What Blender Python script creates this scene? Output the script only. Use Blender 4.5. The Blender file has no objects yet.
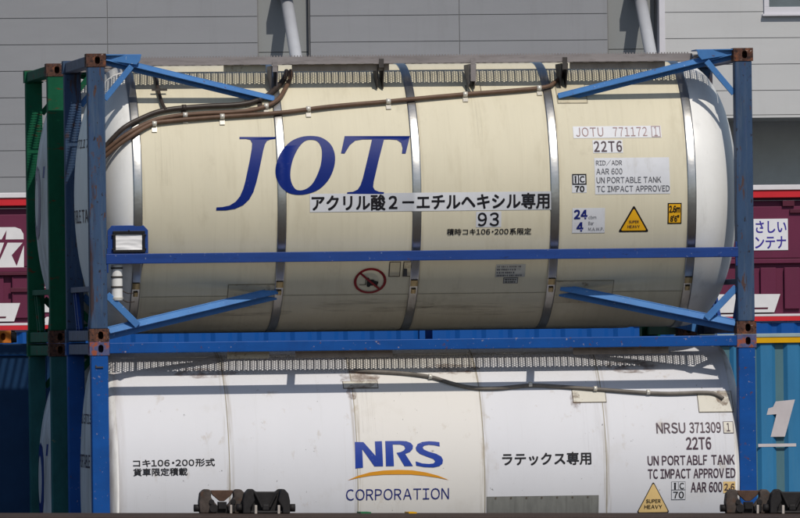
import bpy, bmesh, math, random
from mathutils import Vector, Matrix, noise
from mathutils.geometry import tessellate_polygon

random.seed(7)
SC = bpy.context.scene
COL = SC.collection

# ------------------------------------------------------------------ camera
cam = bpy.data.cameras.new('camera')
camo = bpy.data.objects.new('camera', cam)
COL.objects.link(camo)
YAW, ROLL = 0.12392, 0.01227
fw = Vector((math.sin(YAW), math.cos(YAW), 0))
rt = Vector((math.cos(YAW), -math.sin(YAW), 0))
up = Vector((0, 0, 1))
r2 = rt * math.cos(ROLL) - up * math.sin(ROLL)
u2 = rt * math.sin(ROLL) + up * math.cos(ROLL)
camo.matrix_world = Matrix(((r2.x, u2.x, -fw.x, -8.46199),
                            (r2.y, u2.y, -fw.y, -90.0),
                            (r2.z, u2.z, -fw.z, 2.59879),
                            (0, 0, 0, 1)))
cam.sensor_width = 36
cam.lens = 453.09
cam.shift_x, cam.shift_y = 0.0081, 0.0983
cam.clip_start, cam.clip_end = 1.0, 6000
SC.camera = camo

# ------------------------------------------------------------------ light
TO_SUN = Vector((0.27, -1.0, 1.20)).normalized()
EL = math.asin(TO_SUN.z)
AZ = math.atan2(TO_SUN.x, TO_SUN.y)           # clockwise from +Y
w = bpy.data.worlds.new('World')
SC.world = w
w.use_nodes = True
nt = w.node_tree
sky = nt.nodes.new('ShaderNodeTexSky')
sky.sky_type = 'NISHITA'
sky.sun_disc = False
sky.sun_elevation = EL
sky.sun_rotation = AZ
bg = nt.nodes['Background']
nt.links.new(sky.outputs[0], bg.inputs[0])
bg.inputs[1].default_value = 0.08
sun = bpy.data.lights.new('sun', 'SUN')
sun.energy = 2.95
sun.angle = math.radians(0.5)
sun.color = (1.0, 0.94, 0.84)
suno = bpy.data.objects.new('sun', sun)
suno.rotation_euler = (-TO_SUN).to_track_quat('-Z', 'Y').to_euler()
COL.objects.link(suno)
SC.view_settings.view_transform = 'Standard'
SC.view_settings.look = 'None'
SC.view_settings.gamma = 1
SC.view_settings.use_curve_mapping = False
SC.view_settings.exposure = 0.0


# ------------------------------------------------------------------ materials
def srgb(r, g, b):
    f = lambda c: (c / 255) / 12.92 if c / 255 <= 0.04045 else ((c / 255 + 0.055) / 1.055) ** 2.4
    return (f(r), f(g), f(b), 1)


def mat(name, col, rough=0.5, metal=0.0, spec=0.22, var=0.08, vscale=(3, 3, 3),
        streak=None, rust=None, bump=0.0, bump_scale=(8, 8, 8), extra=None):
    """streak: list of (scale xyz, colour, lo, hi, amount); rust: the same, sharp edged."""
    m = bpy.data.materials.new(name)
    m.use_nodes = True
    t = m.node_tree
    N, L = t.nodes, t.links
    b = N['Principled BSDF']
    b.inputs['Roughness'].default_value = rough
    b.inputs['Metallic'].default_value = metal
    b.inputs['Specular IOR Level'].default_value = spec
    tc = N.new('ShaderNodeTexCoord')

    def nz(scale, detail=5, seed=0.0):
        mp = N.new('ShaderNodeMapping')
        mp.inputs['Scale'].default_value = scale
        mp.inputs['Location'].default_value = (seed, seed * 1.7, seed * 0.3)
        L.new(tc.outputs['Object'], mp.inputs[0])
        n = N.new('ShaderNodeTexNoise')
        n.inputs['Scale'].default_value = 1.0
        n.inputs['Detail'].default_value = detail
        n.inputs['Roughness'].default_value = 0.65
        L.new(mp.outputs[0], n.inputs[0])
        return n.outputs[0]

    def ramp(src, lo, hi):
        r = N.new('ShaderNodeMapRange')
        r.inputs[1].default_value = lo
        r.inputs[2].default_value = hi
        L.new(src, r.inputs[0])
        return r.outputs[0]

    def mixc(fac, a, bcol):
        x = N.new('ShaderNodeMix')
        x.data_type = 'RGBA'
        if fac is not None:
            L.new(fac, x.inputs[0])
        if isinstance(a, tuple):
            x.inputs[6].default_value = a
        else:
            L.new(a, x.inputs[6])
        if isinstance(bcol, tuple):
            x.inputs[7].default_value = bcol
        else:
            L.new(bcol, x.inputs[7])
        return x.outputs[2]

    lo = tuple(c * (1 - var) for c in col[:3]) + (1,)
    hi = tuple(min(1, c * (1 + var)) for c in col[:3]) + (1,)
    cur = mixc(ramp(nz(vscale), 0.3, 0.7), lo, hi)
    if extra:
        cur = extra(N, L, tc, cur, mixc)
    k = 1.0
    for lst in (streak or [], rust or []):
        for (sc, c, a, z, amt) in lst:
            k += 3.1
            f = ramp(nz(sc, 6, k), a, z)
            mu = N.new('ShaderNodeMath')
            mu.operation = 'MULTIPLY'
            mu.inputs[1].default_value = amt
            L.new(f, mu.inputs[0])
            cur = mixc(mu.outputs[0], cur, c)
    L.new(cur, b.inputs['Base Color'])
    if bump:
        bp = N.new('ShaderNodeBump')
        bp.inputs['Strength'].default_value = bump
        bp.inputs['Distance'].default_value = 0.01
        L.new(nz(bump_scale, 3, 9.0), bp.inputs['Height'])
        L.new(bp.outputs[0], b.inputs['Normal'])
    return m


RUST = srgb(92, 52, 34)
RUSTD = srgb(58, 38, 30)
DIRT = srgb(96, 84, 68)


BANDS = [.453, 1.754, 2.978, 4.234, 5.485]


def strap_grime(xs, half, colour, amt):
    """grime caught along the straps or seams at xs, broken up by long vertical runs"""
    def f(N, L, tc, cur, mixc):
        sx = N.new('ShaderNodeSeparateXYZ')
        L.new(tc.outputs['Object'], sx.inputs[0])
        tot = None
        for b in xs:
            a = N.new('ShaderNodeMath'); a.operation = 'SUBTRACT'; a.inputs[1].default_value = b
            L.new(sx.outputs[0], a.inputs[0])
            c = N.new('ShaderNodeMath'); c.operation = 'ABSOLUTE'
            L.new(a.outputs[0], c.inputs[0])
            r = N.new('ShaderNodeMapRange'); r.inputs[1].default_value = half; r.inputs[2].default_value = half * .45
            L.new(c.outputs[0], r.inputs[0])
            if tot is None:
                tot = r.outputs[0]
            else:
                d = N.new('ShaderNodeMath'); d.operation = 'MAXIMUM'
                L.new(tot, d.inputs[0]); L.new(r.outputs[0], d.inputs[1])
                tot = d.outputs[0]
        mp = N.new('ShaderNodeMapping'); mp.inputs['Scale'].default_value = (40, 2.2, 2.2)
        L.new(tc.outputs['Object'], mp.inputs[0])
        nn = N.new('ShaderNodeTexNoise'); nn.inputs['Scale'].default_value = 1; nn.inputs['Detail'].default_value = 6
        L.new(mp.outputs[0], nn.inputs[0])
        r = N.new('ShaderNodeMapRange'); r.inputs[1].default_value = .42; r.inputs[2].default_value = .68
        r.inputs[4].default_value = amt
        L.new(nn.outputs[0], r.inputs[0])
        m = N.new('ShaderNodeMath'); m.operation = 'MULTIPLY'
        L.new(tot, m.inputs[0]); L.new(r.outputs[0], m.inputs[1])
        return mixc(m.outputs[0], cur, colour)
    return f


SEAMS = [1.251, 2.41, 3.563, 4.675]


def nrs_tone(N, L, tc, cur, mixc):
    # the third cladding sheet is a warmer white than its neighbours
    sx = N.new('ShaderNodeSeparateXYZ')
    L.new(tc.outputs['Object'], sx.inputs[0])
    a = N.new('ShaderNodeMath'); a.operation = 'GREATER_THAN'; a.inputs[1].default_value = 2.41
    c = N.new('ShaderNodeMath'); c.operation = 'LESS_THAN'; c.inputs[1].default_value = 3.563
    L.new(sx.outputs[0], a.inputs[0]); L.new(sx.outputs[0], c.inputs[0])
    mu = N.new('ShaderNodeMath'); mu.operation = 'MULTIPLY'
    L.new(a.outputs[0], mu.inputs[0]); L.new(c.outputs[0], mu.inputs[1])
    cur = mixc(mu.outputs[0], cur, (0.68, 0.655, 0.625, 1))
    cur = strap_grime(SEAMS, .05, srgb(150, 138, 120), .6)(N, L, tc, cur, mixc)
    # a band of old rusty run-off down the left end of the cladding
    mr = N.new('ShaderNodeMapRange'); mr.inputs[1].default_value = .33; mr.inputs[2].default_value = .20
    L.new(sx.outputs[0], mr.inputs[0])
    mp = N.new('ShaderNodeMapping'); mp.inputs['Scale'].default_value = (14, 1.2, 1.2)
    L.new(tc.outputs['Object'], mp.inputs[0])
    nn = N.new('ShaderNodeTexNoise'); nn.inputs['Scale'].default_value = 1; nn.inputs['Detail'].default_value = 6
    L.new(mp.outputs[0], nn.inputs[0])
    r2_ = N.new('ShaderNodeMapRange'); r2_.inputs[1].default_value = .35; r2_.inputs[2].default_value = .75
    L.new(nn.outputs[0], r2_.inputs[0])
    m2 = N.new('ShaderNodeMath'); m2.operation = 'MULTIPLY'
    L.new(mr.outputs[0], m2.inputs[0]); L.new(r2_.outputs[0], m2.inputs[1])
    return mixc(m2.outputs[0], cur, srgb(128, 108, 84))


M = {}
M['cream'] = mat('cream_cladding', (0.64, 0.59, 0.455, 1), 0.6, spec=0.08, var=0.05, vscale=(1.2, .5, .5),
                 streak=[((22, .9, .9), srgb(156, 144, 116), .52, .82, .18),
                         ((45, .6, .6), srgb(225, 216, 190), .55, .80, .25),
                         ((5, 2.2, 1.2), srgb(160, 148, 120), .56, .74, .22),
                         ((3, 2, 2), srgb(120, 105, 80), .60, .85, .35)],
                 bump=0.16, bump_scale=(3.5, 1.6, 1.6), extra=strap_grime(BANDS, .075, srgb(140, 126, 98), .55))
M['white_clad'] = mat('white_cladding', (0.645, 0.645, 0.68, 1), 0.6, spec=0.10, var=0.03, vscale=(1.0, .5, .5),
                      streak=[((11, .5, .5), srgb(160, 155, 145), .58, .85, .30),
                              ((2.2, 2, 2), srgb(170, 160, 142), .60, .85, .30)],
                      rust=[((20, 20, 20), srgb(70, 64, 58), .685, .71, .7), ((7, 9, 3), srgb(165, 148, 125), .62, .74, .45)],
                      bump=0.10, bump_scale=(6, 3, 3), extra=nrs_tone)
M['cap_white'] = mat('white_end_paint', (0.78, 0.775, 0.76, 1), 0.4, var=0.04,
                     streak=[((9, 9, .8), srgb(150, 145, 135), .55, .85, .35)])
M['cap_dirty'] = mat('dirty_white_end_paint', (0.66, 0.65, 0.64, 1), 0.5, var=0.06,
                     streak=[((14, 5, 1.0), srgb(110, 98, 84), .45, .75, .65)])
M['steel'] = mat('polished_steel', (0.48, 0.475, 0.46, 1), 0.33, metal=1.0, var=0.1, vscale=(6, 6, 6),
                 streak=[((12, 4, 4), srgb(120, 110, 98), .5, .8, .35)], bump=0.15, bump_scale=(5, 9, 9))
M['latch'] = mat('brass_latch', srgb(190, 165, 120), 0.4, metal=0.4, var=0.1)
M['blue_faded'] = mat('faded_blue_paint', srgb(52, 74, 104), 0.6, var=0.18, vscale=(6, 6, 2.0),
                      streak=[((20, 20, 1.5), srgb(92, 104, 118), .50, .75, .6),
                              ((26, 26, 2.5), srgb(52, 70, 110), .55, .75, .6)],
                      rust=[((18, 18, 5), srgb(80, 56, 46), .60, .64, .85), ((10, 10, 1.1), RUSTD, .57, .66, .85), ((30, 30, 18), srgb(40, 34, 36), .62, .66, .9)])
M['blue_rail'] = mat('blue_rail_paint', srgb(30, 62, 128), 0.5, var=0.10, vscale=(2, 8, 8),
                     streak=[((1.5, 20, 20), srgb(22, 46, 100), .5, .75, .5)],
                     rust=[((30, 40, 40), srgb(140, 150, 170), .655, .68, .6), ((9, 30, 30), srgb(26, 36, 70), .62, .66, .6), ((14, 30, 30), RUST, .66, .69, .8)])
M['blue_brace'] = mat('pale_blue_brace_paint', srgb(70, 120, 178), 0.5, var=0.10,
                      streak=[((5, 5, 5), srgb(60, 90, 150), .5, .8, .5)],
                      rust=[((22, 22, 22), RUST, .66, .70, .7), ((36, 36, 36), srgb(170, 185, 205), .65, .68, .6)])
M['blue_bright'] = mat('bright_blue_paint', srgb(12, 74, 146), 0.5, var=0.14, vscale=(2, 5, 5),
                       streak=[((4, 12, 1.2), srgb(14, 54, 116), .52, .76, .5)],
                       rust=[((26, 26, 26), srgb(165, 150, 150), .655, .68, .8),
                             ((18, 18, 18), RUST, .64, .67, .8)])
M['green'] = mat('green_frame_paint', srgb(24, 88, 62), 0.65, spec=.1, var=0.2, vscale=(5, 5, 3),
                 rust=[((5, 5, 14), RUST, .60, .66, .9), ((20, 20, 20), RUSTD, .68, .72, .8)])
M['teal'] = mat('teal_frame_paint', srgb(34, 90, 92), 0.55, var=0.25, vscale=(5, 5, 3),
                rust=[((4, 4, 5), srgb(150, 135, 80), .66, .68, .8)])
M['fitting'] = mat('rusty_casting', srgb(86, 58, 48), 0.75, var=0.45, vscale=(22, 22, 22),
                   rust=[((26, 26, 26), srgb(34, 26, 28), .50, .60, .85), ((18, 18, 18), srgb(128, 78, 52), .56, .62, .7),
                         ((40, 40, 40), srgb(160, 145, 138), .62, .66, .8)])
M['fitting_blue'] = mat('worn_blue_casting', srgb(80, 84, 120), 0.65, var=0.3, vscale=(14, 14, 14),
                        rust=[((14, 14, 14), srgb(150, 78, 48), .50, .56, .9),
                              ((30, 30, 30), srgb(190, 190, 200), .68, .71, .8)])
M['end_grey'] = mat('worn_end_paint', srgb(96, 98, 118), 0.6, var=0.2, vscale=(8, 8, 8),
                    rust=[((9, 9, 9), RUST, .6, .68, .7)])
M['alu'] = mat('dull_aluminium', srgb(140, 134, 134), 0.55, metal=0.2, var=0.12, vscale=(2, 9, 9),
               streak=[((5, 5, 30), srgb(95, 88, 86), .5, .75, .6)])
M['spill'] = mat('grey_spill_box_paint', srgb(165, 152, 138), 0.6, var=0.1,
                 streak=[((8, 8, 2), srgb(110, 95, 82), .5, .8, .5)])
M['dark_metal'] = mat('dark_bracket_metal', srgb(70, 66, 64), 0.6, var=0.25, vscale=(12, 12, 12))
M['hose_black'] = mat('black_hose_rubber', srgb(62, 54, 50), 0.38, var=0.2, vscale=(10, 10, 10))
M['hose_brown'] = mat('brown_hose_rubber', srgb(100, 78, 64), 0.5, var=0.2, vscale=(10, 10, 10))
M['hose_grey'] = mat('grey_hose_rubber', srgb(112, 106, 100), 0.5, var=0.3, vscale=(6, 6, 6))
M['clip'] = mat('steel_clip', srgb(215, 210, 200), 0.35, metal=0.3, var=0.05)
M['plate_cream'] = mat('cream_pad_paint', (0.55, 0.49, 0.36, 1), 0.5, var=0.1,
                       rust=[((14, 14, 14), srgb(110, 88, 62), .56, .70, .7)])
M['plate_white'] = mat('stained_white_pad', (0.60, 0.57, 0.50, 1), 0.5, var=0.08,
                       rust=[((10, 10, 10), srgb(128, 100, 74), .58, .72, .7)])
M['seam'] = mat('dark_seam', srgb(92, 84, 74), 0.7, var=0.3, vscale=(9, 9, 9))
M['sticker_grey'] = mat('faded_grey_sticker', srgb(176, 176, 172), 0.5, var=0.06)
M['seam_faint'] = mat('faint_seam', srgb(150, 142, 124), 0.7, var=0.25, vscale=(6, 6, 6))
def stain(name, col, scale, lo, hi, amt):
    m = mat(name, col, 0.8, spec=.05, var=.25, vscale=(20, 20, 20))
    t = m.node_tree
    N, L = t.nodes, t.links
    tc = N.new('ShaderNodeTexCoord')
    mp = N.new('ShaderNodeMapping'); mp.inputs['Scale'].default_value = scale
    L.new(tc.outputs['Object'], mp.inputs[0])
    n = N.new('ShaderNodeTexNoise'); n.inputs['Scale'].default_value = 1; n.inputs['Detail'].default_value = 7
    n.inputs['Roughness'].default_value = .7
    L.new(mp.outputs[0], n.inputs[0])
    r = N.new('ShaderNodeMapRange'); r.inputs[1].default_value = lo; r.inputs[2].default_value = hi; r.inputs[4].default_value = amt
    L.new(n.outputs[0], r.inputs[0])
    L.new(r.outputs[0], N['Principled BSDF'].inputs['Alpha'])
    return m


M['rust_stain'] = stain('brown_rust_stain', srgb(104, 70, 44), (9, 14, 14), .42, .68, .6)
M['smear'] = stain('brown_grime_smear', srgb(70, 48, 36), (2.4, 26, 26), .48, .80, .45)
M['drip'] = stain('grey_drip_stain', srgb(120, 108, 92), (60, 1.1, 1.1), .52, .85, .28)
M['bare'] = mat('bare_grey_patch', srgb(128, 128, 124), 0.6, metal=0.2, var=0.15, vscale=(12, 4, 4),
                streak=[((30, 2, 2), srgb(90, 90, 86), .5, .75, .6)])
M['decal_white'] = mat('white_sticker', (0.62, 0.63, 0.67, 1), 0.45, var=0.05, streak=[((14, 6, 6), srgb(165, 160, 150), .55, .8, .4)])
M['ink_black'] = mat('black_lettering', srgb(24, 22, 27), 0.5, var=0.1, rust=[((34, 34, 34), srgb(150, 146, 140), .66, .70, .6)])
M['ink_purple'] = mat('faded_black_lettering', srgb(70, 52, 64), 0.5, var=0.35, vscale=(14, 14, 14))
M['ink_faint'] = mat('worn_red_brown_lettering', srgb(150, 122, 122), 0.5, var=0.3, vscale=(14, 14, 14))
M['ink_grey'] = mat('grey_lettering', srgb(88, 88, 96), 0.5, var=0.15)
M['ink_navy'] = mat('navy_lettering', srgb(30, 40, 112), 0.35, var=0.08)
M['jot_blue'] = mat('glossy_navy_lettering', srgb(16, 38, 112), 0.45, spec=0.12, var=0.08, rust=[((30, 30, 30), srgb(110, 112, 150), .68, .71, .6)])
M['nrs_blue'] = mat('blue_logo_lettering', srgb(22, 56, 146), 0.45, var=0.08, rust=[((30, 30, 30), srgb(150, 155, 180), .67, .70, .6)])
M['nrs_gold'] = mat('gold_logo_swoosh', srgb(205, 140, 34), 0.4, var=0.05)
M['yellow'] = mat('yellow_sticker', srgb(224, 168, 34), 0.45, var=0.06)
M['yellow_faded'] = mat('faded_yellow_sticker', srgb(222, 190, 130), 0.5, var=0.08)
M['red_sign'] = mat('red_sign_ink', srgb(128, 26, 34), 0.45, var=0.08)
M['paper'] = mat('crumpled_paper', (0.78, 0.77, 0.78, 1), 0.7, var=0.12, vscale=(5, 5, 22))
M['black_frame'] = mat('black_frame_plastic', srgb(26, 26, 30), 0.5, var=0.2)
M['maroon'] = mat('maroon_container_paint', srgb(100, 38, 66), 0.6, spec=.25, var=0.10, vscale=(1.5, 1.5, .7),
                  streak=[((4, 4, .6), srgb(84, 38, 56), .5, .8, .5)])
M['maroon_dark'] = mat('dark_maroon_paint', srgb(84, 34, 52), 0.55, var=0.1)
M['red'] = mat('red_stripe_paint', srgb(198, 40, 50), 0.55, spec=.25, var=0.06)
M['roof_white'] = mat('white_roof_paint', srgb(218, 214, 218), 0.5, var=0.06)
M['white_mark'] = mat('white_marking_paint', srgb(222, 220, 222), 0.5, var=0.05)
M['sign_white'] = mat('white_sign_sheet', srgb(225, 225, 230), 0.5, var=0.03)
M['sign_blue'] = mat('blue_violet_lettering', srgb(60, 50, 150), 0.5, var=0.05)
M['far_blue'] = mat('deep_blue_container_paint', srgb(16, 78, 152), 0.5, var=0.08, vscale=(1, 1, 1))
M['light_blue'] = mat('light_blue_container_paint', srgb(50, 116, 160), 0.55, var=0.10, vscale=(2, 2, .8),
                      streak=[((6, 6, .5), srgb(80, 130, 160), .5, .8, .4)])
M['grey_green'] = mat('grey_green_container_paint', srgb(78, 112, 122), 0.55, var=0.12, vscale=(4, 4, .8))
M['yellow_stripe'] = mat('yellow_stripe_paint', srgb(214, 160, 4), 0.55, spec=.2, var=0.05)
M['grey_rail'] = mat('grey_rail_paint', srgb(150, 168, 172), 0.5, var=0.12)
M['pink_mark'] = mat('faded_white_marking', srgb(196, 188, 190), 0.5, var=0.08)
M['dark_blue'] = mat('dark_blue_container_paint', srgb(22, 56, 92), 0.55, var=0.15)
M['orange'] = mat('orange_steel', srgb(196, 112, 40), 0.55, var=0.2, vscale=(8, 8, 8),
                  rust=[((20, 20, 20), RUSTD, .6, .68, .8)])
M['wall_grey'] = mat('grey_wall_panel', (0.262, 0.267, 0.286, 1), 0.6, var=0.05, vscale=(.35, .35, 1.2), streak=[((2.5, 2.5, .25), (0.20, 0.20, 0.21, 1), .55, .8, .5)])
M['wall_pale'] = mat('pale_wall_panel', (0.525, 0.527, 0.535, 1), 0.6, var=0.04, vscale=(.35, .35, 1.2), streak=[((2.5, 2.5, .25), (0.46, 0.46, 0.46, 1), .55, .8, .5)])
M['wall_recess'] = mat('recess_wall_panel', (0.25, 0.26, 0.265, 1), 0.6, var=0.04, vscale=(.4, .4, .4))
M['joint'] = mat('panel_joint', (0.19, 0.19, 0.195, 1), 0.8, var=0.1)
M['pipe'] = mat('pale_grey_pipe_paint', (0.42, 0.43, 0.46, 1), 0.4, var=0.04)
M['dock'] = mat('shutter_blue_grey', srgb(226, 234, 240), 0.6, var=0.05)
M['win_frame'] = mat('white_window_frame', (0.62, 0.61, 0.66, 1), 0.4, var=0.03)
M['roofing'] = mat('dark_roof_sheet', (0.16, 0.16, 0.17, 1), 0.7, var=0.1)
M['wagon'] = mat('rusty_wagon_steel', srgb(64, 50, 42), 0.8, var=0.4, vscale=(3, 8, 8),
                 rust=[((8, 20, 20), srgb(36, 30, 28), .5, .65, .7), ((14, 14, 14), srgb(96, 66, 48), .6, .68, .7)])
M['lock_black'] = mat('sooty_black_casting', srgb(38, 36, 37), 0.65, var=0.3, vscale=(14, 14, 14))
M['lock_grey'] = mat('grimy_grey_casting', srgb(72, 64, 60), 0.7, var=0.4, vscale=(14, 14, 14),
                     rust=[((12, 12, 12), srgb(84, 60, 46), .55, .65, .7)])
M['lock_rust'] = mat('rusty_lock_plate', srgb(82, 62, 52), 0.8, var=0.3, vscale=(14, 14, 14))
M['peg'] = mat('worn_grey_peg', srgb(170, 162, 156), 0.5, var=0.2)
M['green_mark'] = mat('green_wagon_mark', srgb(40, 110, 70), 0.6, var=0.1)
M['wheel'] = mat('dark_wheel_steel', srgb(70, 62, 58), 0.5, metal=0.6, var=0.2)
M['asphalt'] = mat('yard_asphalt', (0.042, 0.041, 0.040, 1), 0.85, var=0.2, vscale=(.5, .5, .5),
                   streak=[((6, 6, 6), (0.065, 0.062, 0.058, 1), .5, .8, .6)])
M['ballast'] = mat('track_ballast', (0.17, 0.155, 0.14, 1), 0.9, var=0.5, vscale=(14, 14, 14), bump=.8,
                   bump_scale=(16, 16, 16))
M['rail_steel'] = mat('rail_steel', srgb(110, 84, 66), 0.5, metal=0.4, var=0.2)
M['glass'] = mat('grey_window_glass', srgb(92, 104, 112), 0.12, spec=0.6, var=0.1)


# ------------------------------------------------------------------ mesh helpers
class MB:
    def __init__(self):
        self.v, self.f, self.s = [], [], []

    def add(self, vs, fs, smooth=False):
        o = len(self.v)
        self.v += [tuple(p) for p in vs]
        self.f += [tuple(i + o for i in f) for f in fs]
        self.s += [smooth] * len(fs)
        return self

    def box(self, x0, x1, y0, y1, z0, z1):
        vs = [(x, y, z) for x in (x0, x1) for y in (y0, y1) for z in (z0, z1)]
        return self.add(vs, [(0, 1, 3, 2), (4, 6, 7, 5), (0, 4, 5, 1), (2, 3, 7, 6), (0, 2, 6, 4), (1, 5, 7, 3)])

    def beam(self, a, b, wd, th, roll=0.0, ref=(0, -1, 0)):
        """a bar from a to b, wd across and th along the ref direction, turned by roll about its axis"""
        a, b = Vector(a), Vector(b)
        d = (b - a).normalized()
        n = Vector(ref)
        n = (n - d * n.dot(d)).normalized()
        s = d.cross(n)
        q = Matrix.Rotation(roll, 3, d)
        n, s = q @ n, q @ s
        vs = []
        for p in (a, b):
            for i, j in ((-1, -1), (1, -1), (1, 1), (-1, 1)):
                vs.append(p + s * (wd / 2 * i) + n * (th / 2 * j))
        return self.add(vs, [(3, 2, 1, 0), (4, 5, 6, 7), (0, 1, 5, 4), (1, 2, 6, 5), (2, 3, 7, 6), (3, 0, 4, 7)])

    def tube(self, pts, r, n=10, sub=6, cap=True):
        P = [Vector(p) for p in pts]
        if len(P) > 2 and sub > 1:
            Q = []
            for i in range(len(P) - 1):
                p0, p1, p2, p3 = P[max(i - 1, 0)], P[i], P[i + 1], P[min(i + 2, len(P) - 1)]
                for k in range(sub):
                    t = k / sub
                    Q.append(0.5 * ((2 * p1) + (p2 - p0) * t + (2 * p0 - 5 * p1 + 4 * p2 - p3) * t * t
                                    + (3 * p1 - p0 - 3 * p2 + p3) * t ** 3))
            Q.append(P[-1])
            P = Q
        vs, fs = [], []
        ref = None
        for i, p in enumerate(P):
            d = (P[min(i + 1, len(P) - 1)] - P[max(i - 1, 0)]).normalized()
            if ref is None:
                ref = Vector((0, 0, 1)) if abs(d.z) < .9 else Vector((0, 1, 0))
            ref = (ref - d * ref.dot(d)).normalized()
            s = d.cross(ref)
            for k in range(n):
                a = 2 * math.pi * k / n
                vs.append(p + ref * (r * math.cos(a)) + s * (r * math.sin(a)))
        for i in range(len(P) - 1):
            for k in range(n):
                a, b = i * n + k, i * n + (k + 1) % n
                fs.append((a, b, b + n, a + n))
        self.add(vs, fs, True)
        if cap:
            o = len(self.v) - len(vs)
            self.f += [tuple(o + k for k in range(n))[::-1], tuple(o + (len(P) - 1) * n + k for k in range(n))]
            self.s += [False, False]
        return self

    def prism(self, poly, axis, a, b):
        """poly = 2D points in the plane across axis ('x': (y,z), 'y': (x,z), 'z': (x,y))"""
        def p3(q, t):
            return {'x': (t, q[0], q[1]), 'y': (q[0], t, q[1]), 'z': (q[0], q[1], t)}[axis]
        n = len(poly)
        vs = [p3(q, a) for q in poly] + [p3(q, b) for q in poly]
        tri = tessellate_polygon([[Vector((q[0], q[1], 0)) for q in poly]])
        fs = [tuple(t) for t in tri] + [tuple(i + n for i in t)[::-1] for t in tri]
        fs += [(i, (i + 1) % n, (i + 1) % n + n, i + n) for i in range(n)]
        return self.add(vs, fs)

    def lathe_x(self, prof, yc, zc, n=96, a0=0.0, a1=2 * math.pi):
        """prof = (x, r) pairs turned about the X axis through (yc, zc)"""
        full = abs(a1 - a0 - 2 * math.pi) < 1e-6
        m = n if full else n + 1
        vs, fs = [], []
        for x, r in prof:
            for k in range(m):
                a = a0 + (a1 - a0) * k / n
                vs.append((x, yc - r * math.cos(a), zc + r * math.sin(a)))
        for i in range(len(prof) - 1):
            for k in range(n):
                k2 = (k + 1) % m
                fs.append((i * m + k, i * m + k2, (i + 1) * m + k2, (i + 1) * m + k))
        return self.add(vs, fs, True)

    def build(self, name, m, parent=None, bevel=0.0):
        me = bpy.data.meshes.new(name)
        me.from_pydata(self.v, [], self.f)
        bm = bmesh.new()
        bm.from_mesh(me)
        for i, f in enumerate(bm.faces):
            f.smooth = self.s[i]
        bmesh.ops.recalc_face_normals(bm, faces=bm.faces)
        if bevel:
            es = [e for e in bm.edges if len(e.link_faces) == 2 and e.calc_face_angle(0) > .5]
            bmesh.ops.bevel(bm, geom=es, offset=bevel, segments=2, profile=.5, affect='EDGES', clamp_overlap=True)
        bm.to_mesh(me)
        bm.free()
        me.materials.append(m)
        o = bpy.data.objects.new(name, me)
        COL.objects.link(o)
        if parent:
            o.parent = parent
        return o


def tag(o, label=None, cat=None, group=None, kind=None):
    if label: o['label'] = label
    if cat: o['category'] = cat
    if group: o['group'] = group
    if kind: o['kind'] = kind
    return o


def thing(name, label, cat, loc=(0, 0, 0), rot=(0, 0, 0), group=None):
    o = bpy.data.objects.new(name, None)
    o.empty_display_size = .3
    COL.objects.link(o)
    o.location = loc
    o.rotation_euler = rot
    return tag(o, label, cat, group)


def copy_tree(o, parent=None):
    c = o.copy()
    COL.objects.link(c)
    if parent:
        c.parent = parent
    for ch in list(o.children):
        copy_tree(ch, c)
    return c


def text_mesh(body, bold=0.0, res=3, space=1.0):
    cu = bpy.data.curves.new('lettering_curve', 'FONT')
    cu.body = body
    cu.offset = bold
    cu.resolution_u = res
    cu.space_character = space
    cu.fill_mode = 'FRONT'
    ob = bpy.data.objects.new('lettering_source', cu)
    COL.objects.link(ob)
    dg = bpy.context.evaluated_depsgraph_get()
    me = bpy.data.meshes.new_from_object(ob.evaluated_get(dg))
    V = [(v.co.x, v.co.y) for v in me.vertices]
    F = [tuple(p.vertices) for p in me.polygons]
    bpy.data.objects.remove(ob)
    bpy.data.curves.remove(cu)
    bpy.data.meshes.remove(me)
    return V, F


def text_flat(body, x0, x1, y0, y1, bold=0.0, space=1.0):
    """lettering fitted into a box; Latin is set glyph by glyph in its sans cut, weight comes from overlapped copies"""
    if body != 'やさしい':
        V, F, x = [], [], 0.0
        for c in body:
            if ord(c) > 127:
                g, f = text_mesh(c)
                sh, adv = (-.25, .5) if c == '・' else (0, 1.0)
                o = len(V)
                V += [(p[0] + x + sh, p[1]) for p in g]
                F += [tuple(i + o for i in q) for q in f]
                x += adv
                continue
            if c == ' ':
                x += .30
                continue
            g, f = text_mesh(chr(ord(c) + 0xFEE0))
            a = min(p[0] for p in g)
            b = max(p[0] for p in g)
            o = len(V)
            V += [(p[0] - a + x, p[1]) for p in g]
            F += [tuple(i + o for i in q) for q in f]
            x += b - a + .12 * space + max(0, (space - 1)) * .5
    else:
        V, F = text_mesh(body, 0, space=space)
    ax, bx = min(v[0] for v in V), max(v[0] for v in V)
    ay, by = min(v[1] for v in V), max(v[1] for v in V)
    V = [(x0 + (x - ax) / (bx - ax) * (x1 - x0), y0 + (y - ay) / (by - ay) * (y1 - y0)) for x, y in V]
    if bold > 0:
        k = bold * (y1 - y0) * 1.6
        V0, F0, n = V, F, len(V)
        V, F = [], []
        for j, (dx, dy) in enumerate(((-1, -1), (1, -1), (1, 1), (-1, 1), (0, 0))):
            V += [(p[0] + dx * k, p[1] + dy * k, .0003 * j) for p in V0]
            F += [tuple(i + n * j for i in q) for q in F0]
    return V, F


def poly_flat(outer, *holes):
    loops = [[Vector((p[0], p[1], 0)) for p in l] for l in (outer,) + holes]
    tri = tessellate_polygon(loops)
    V = [(p.x, p.y) for l in loops for p in l]
    return V, [tuple(t) for t in tri]


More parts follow.
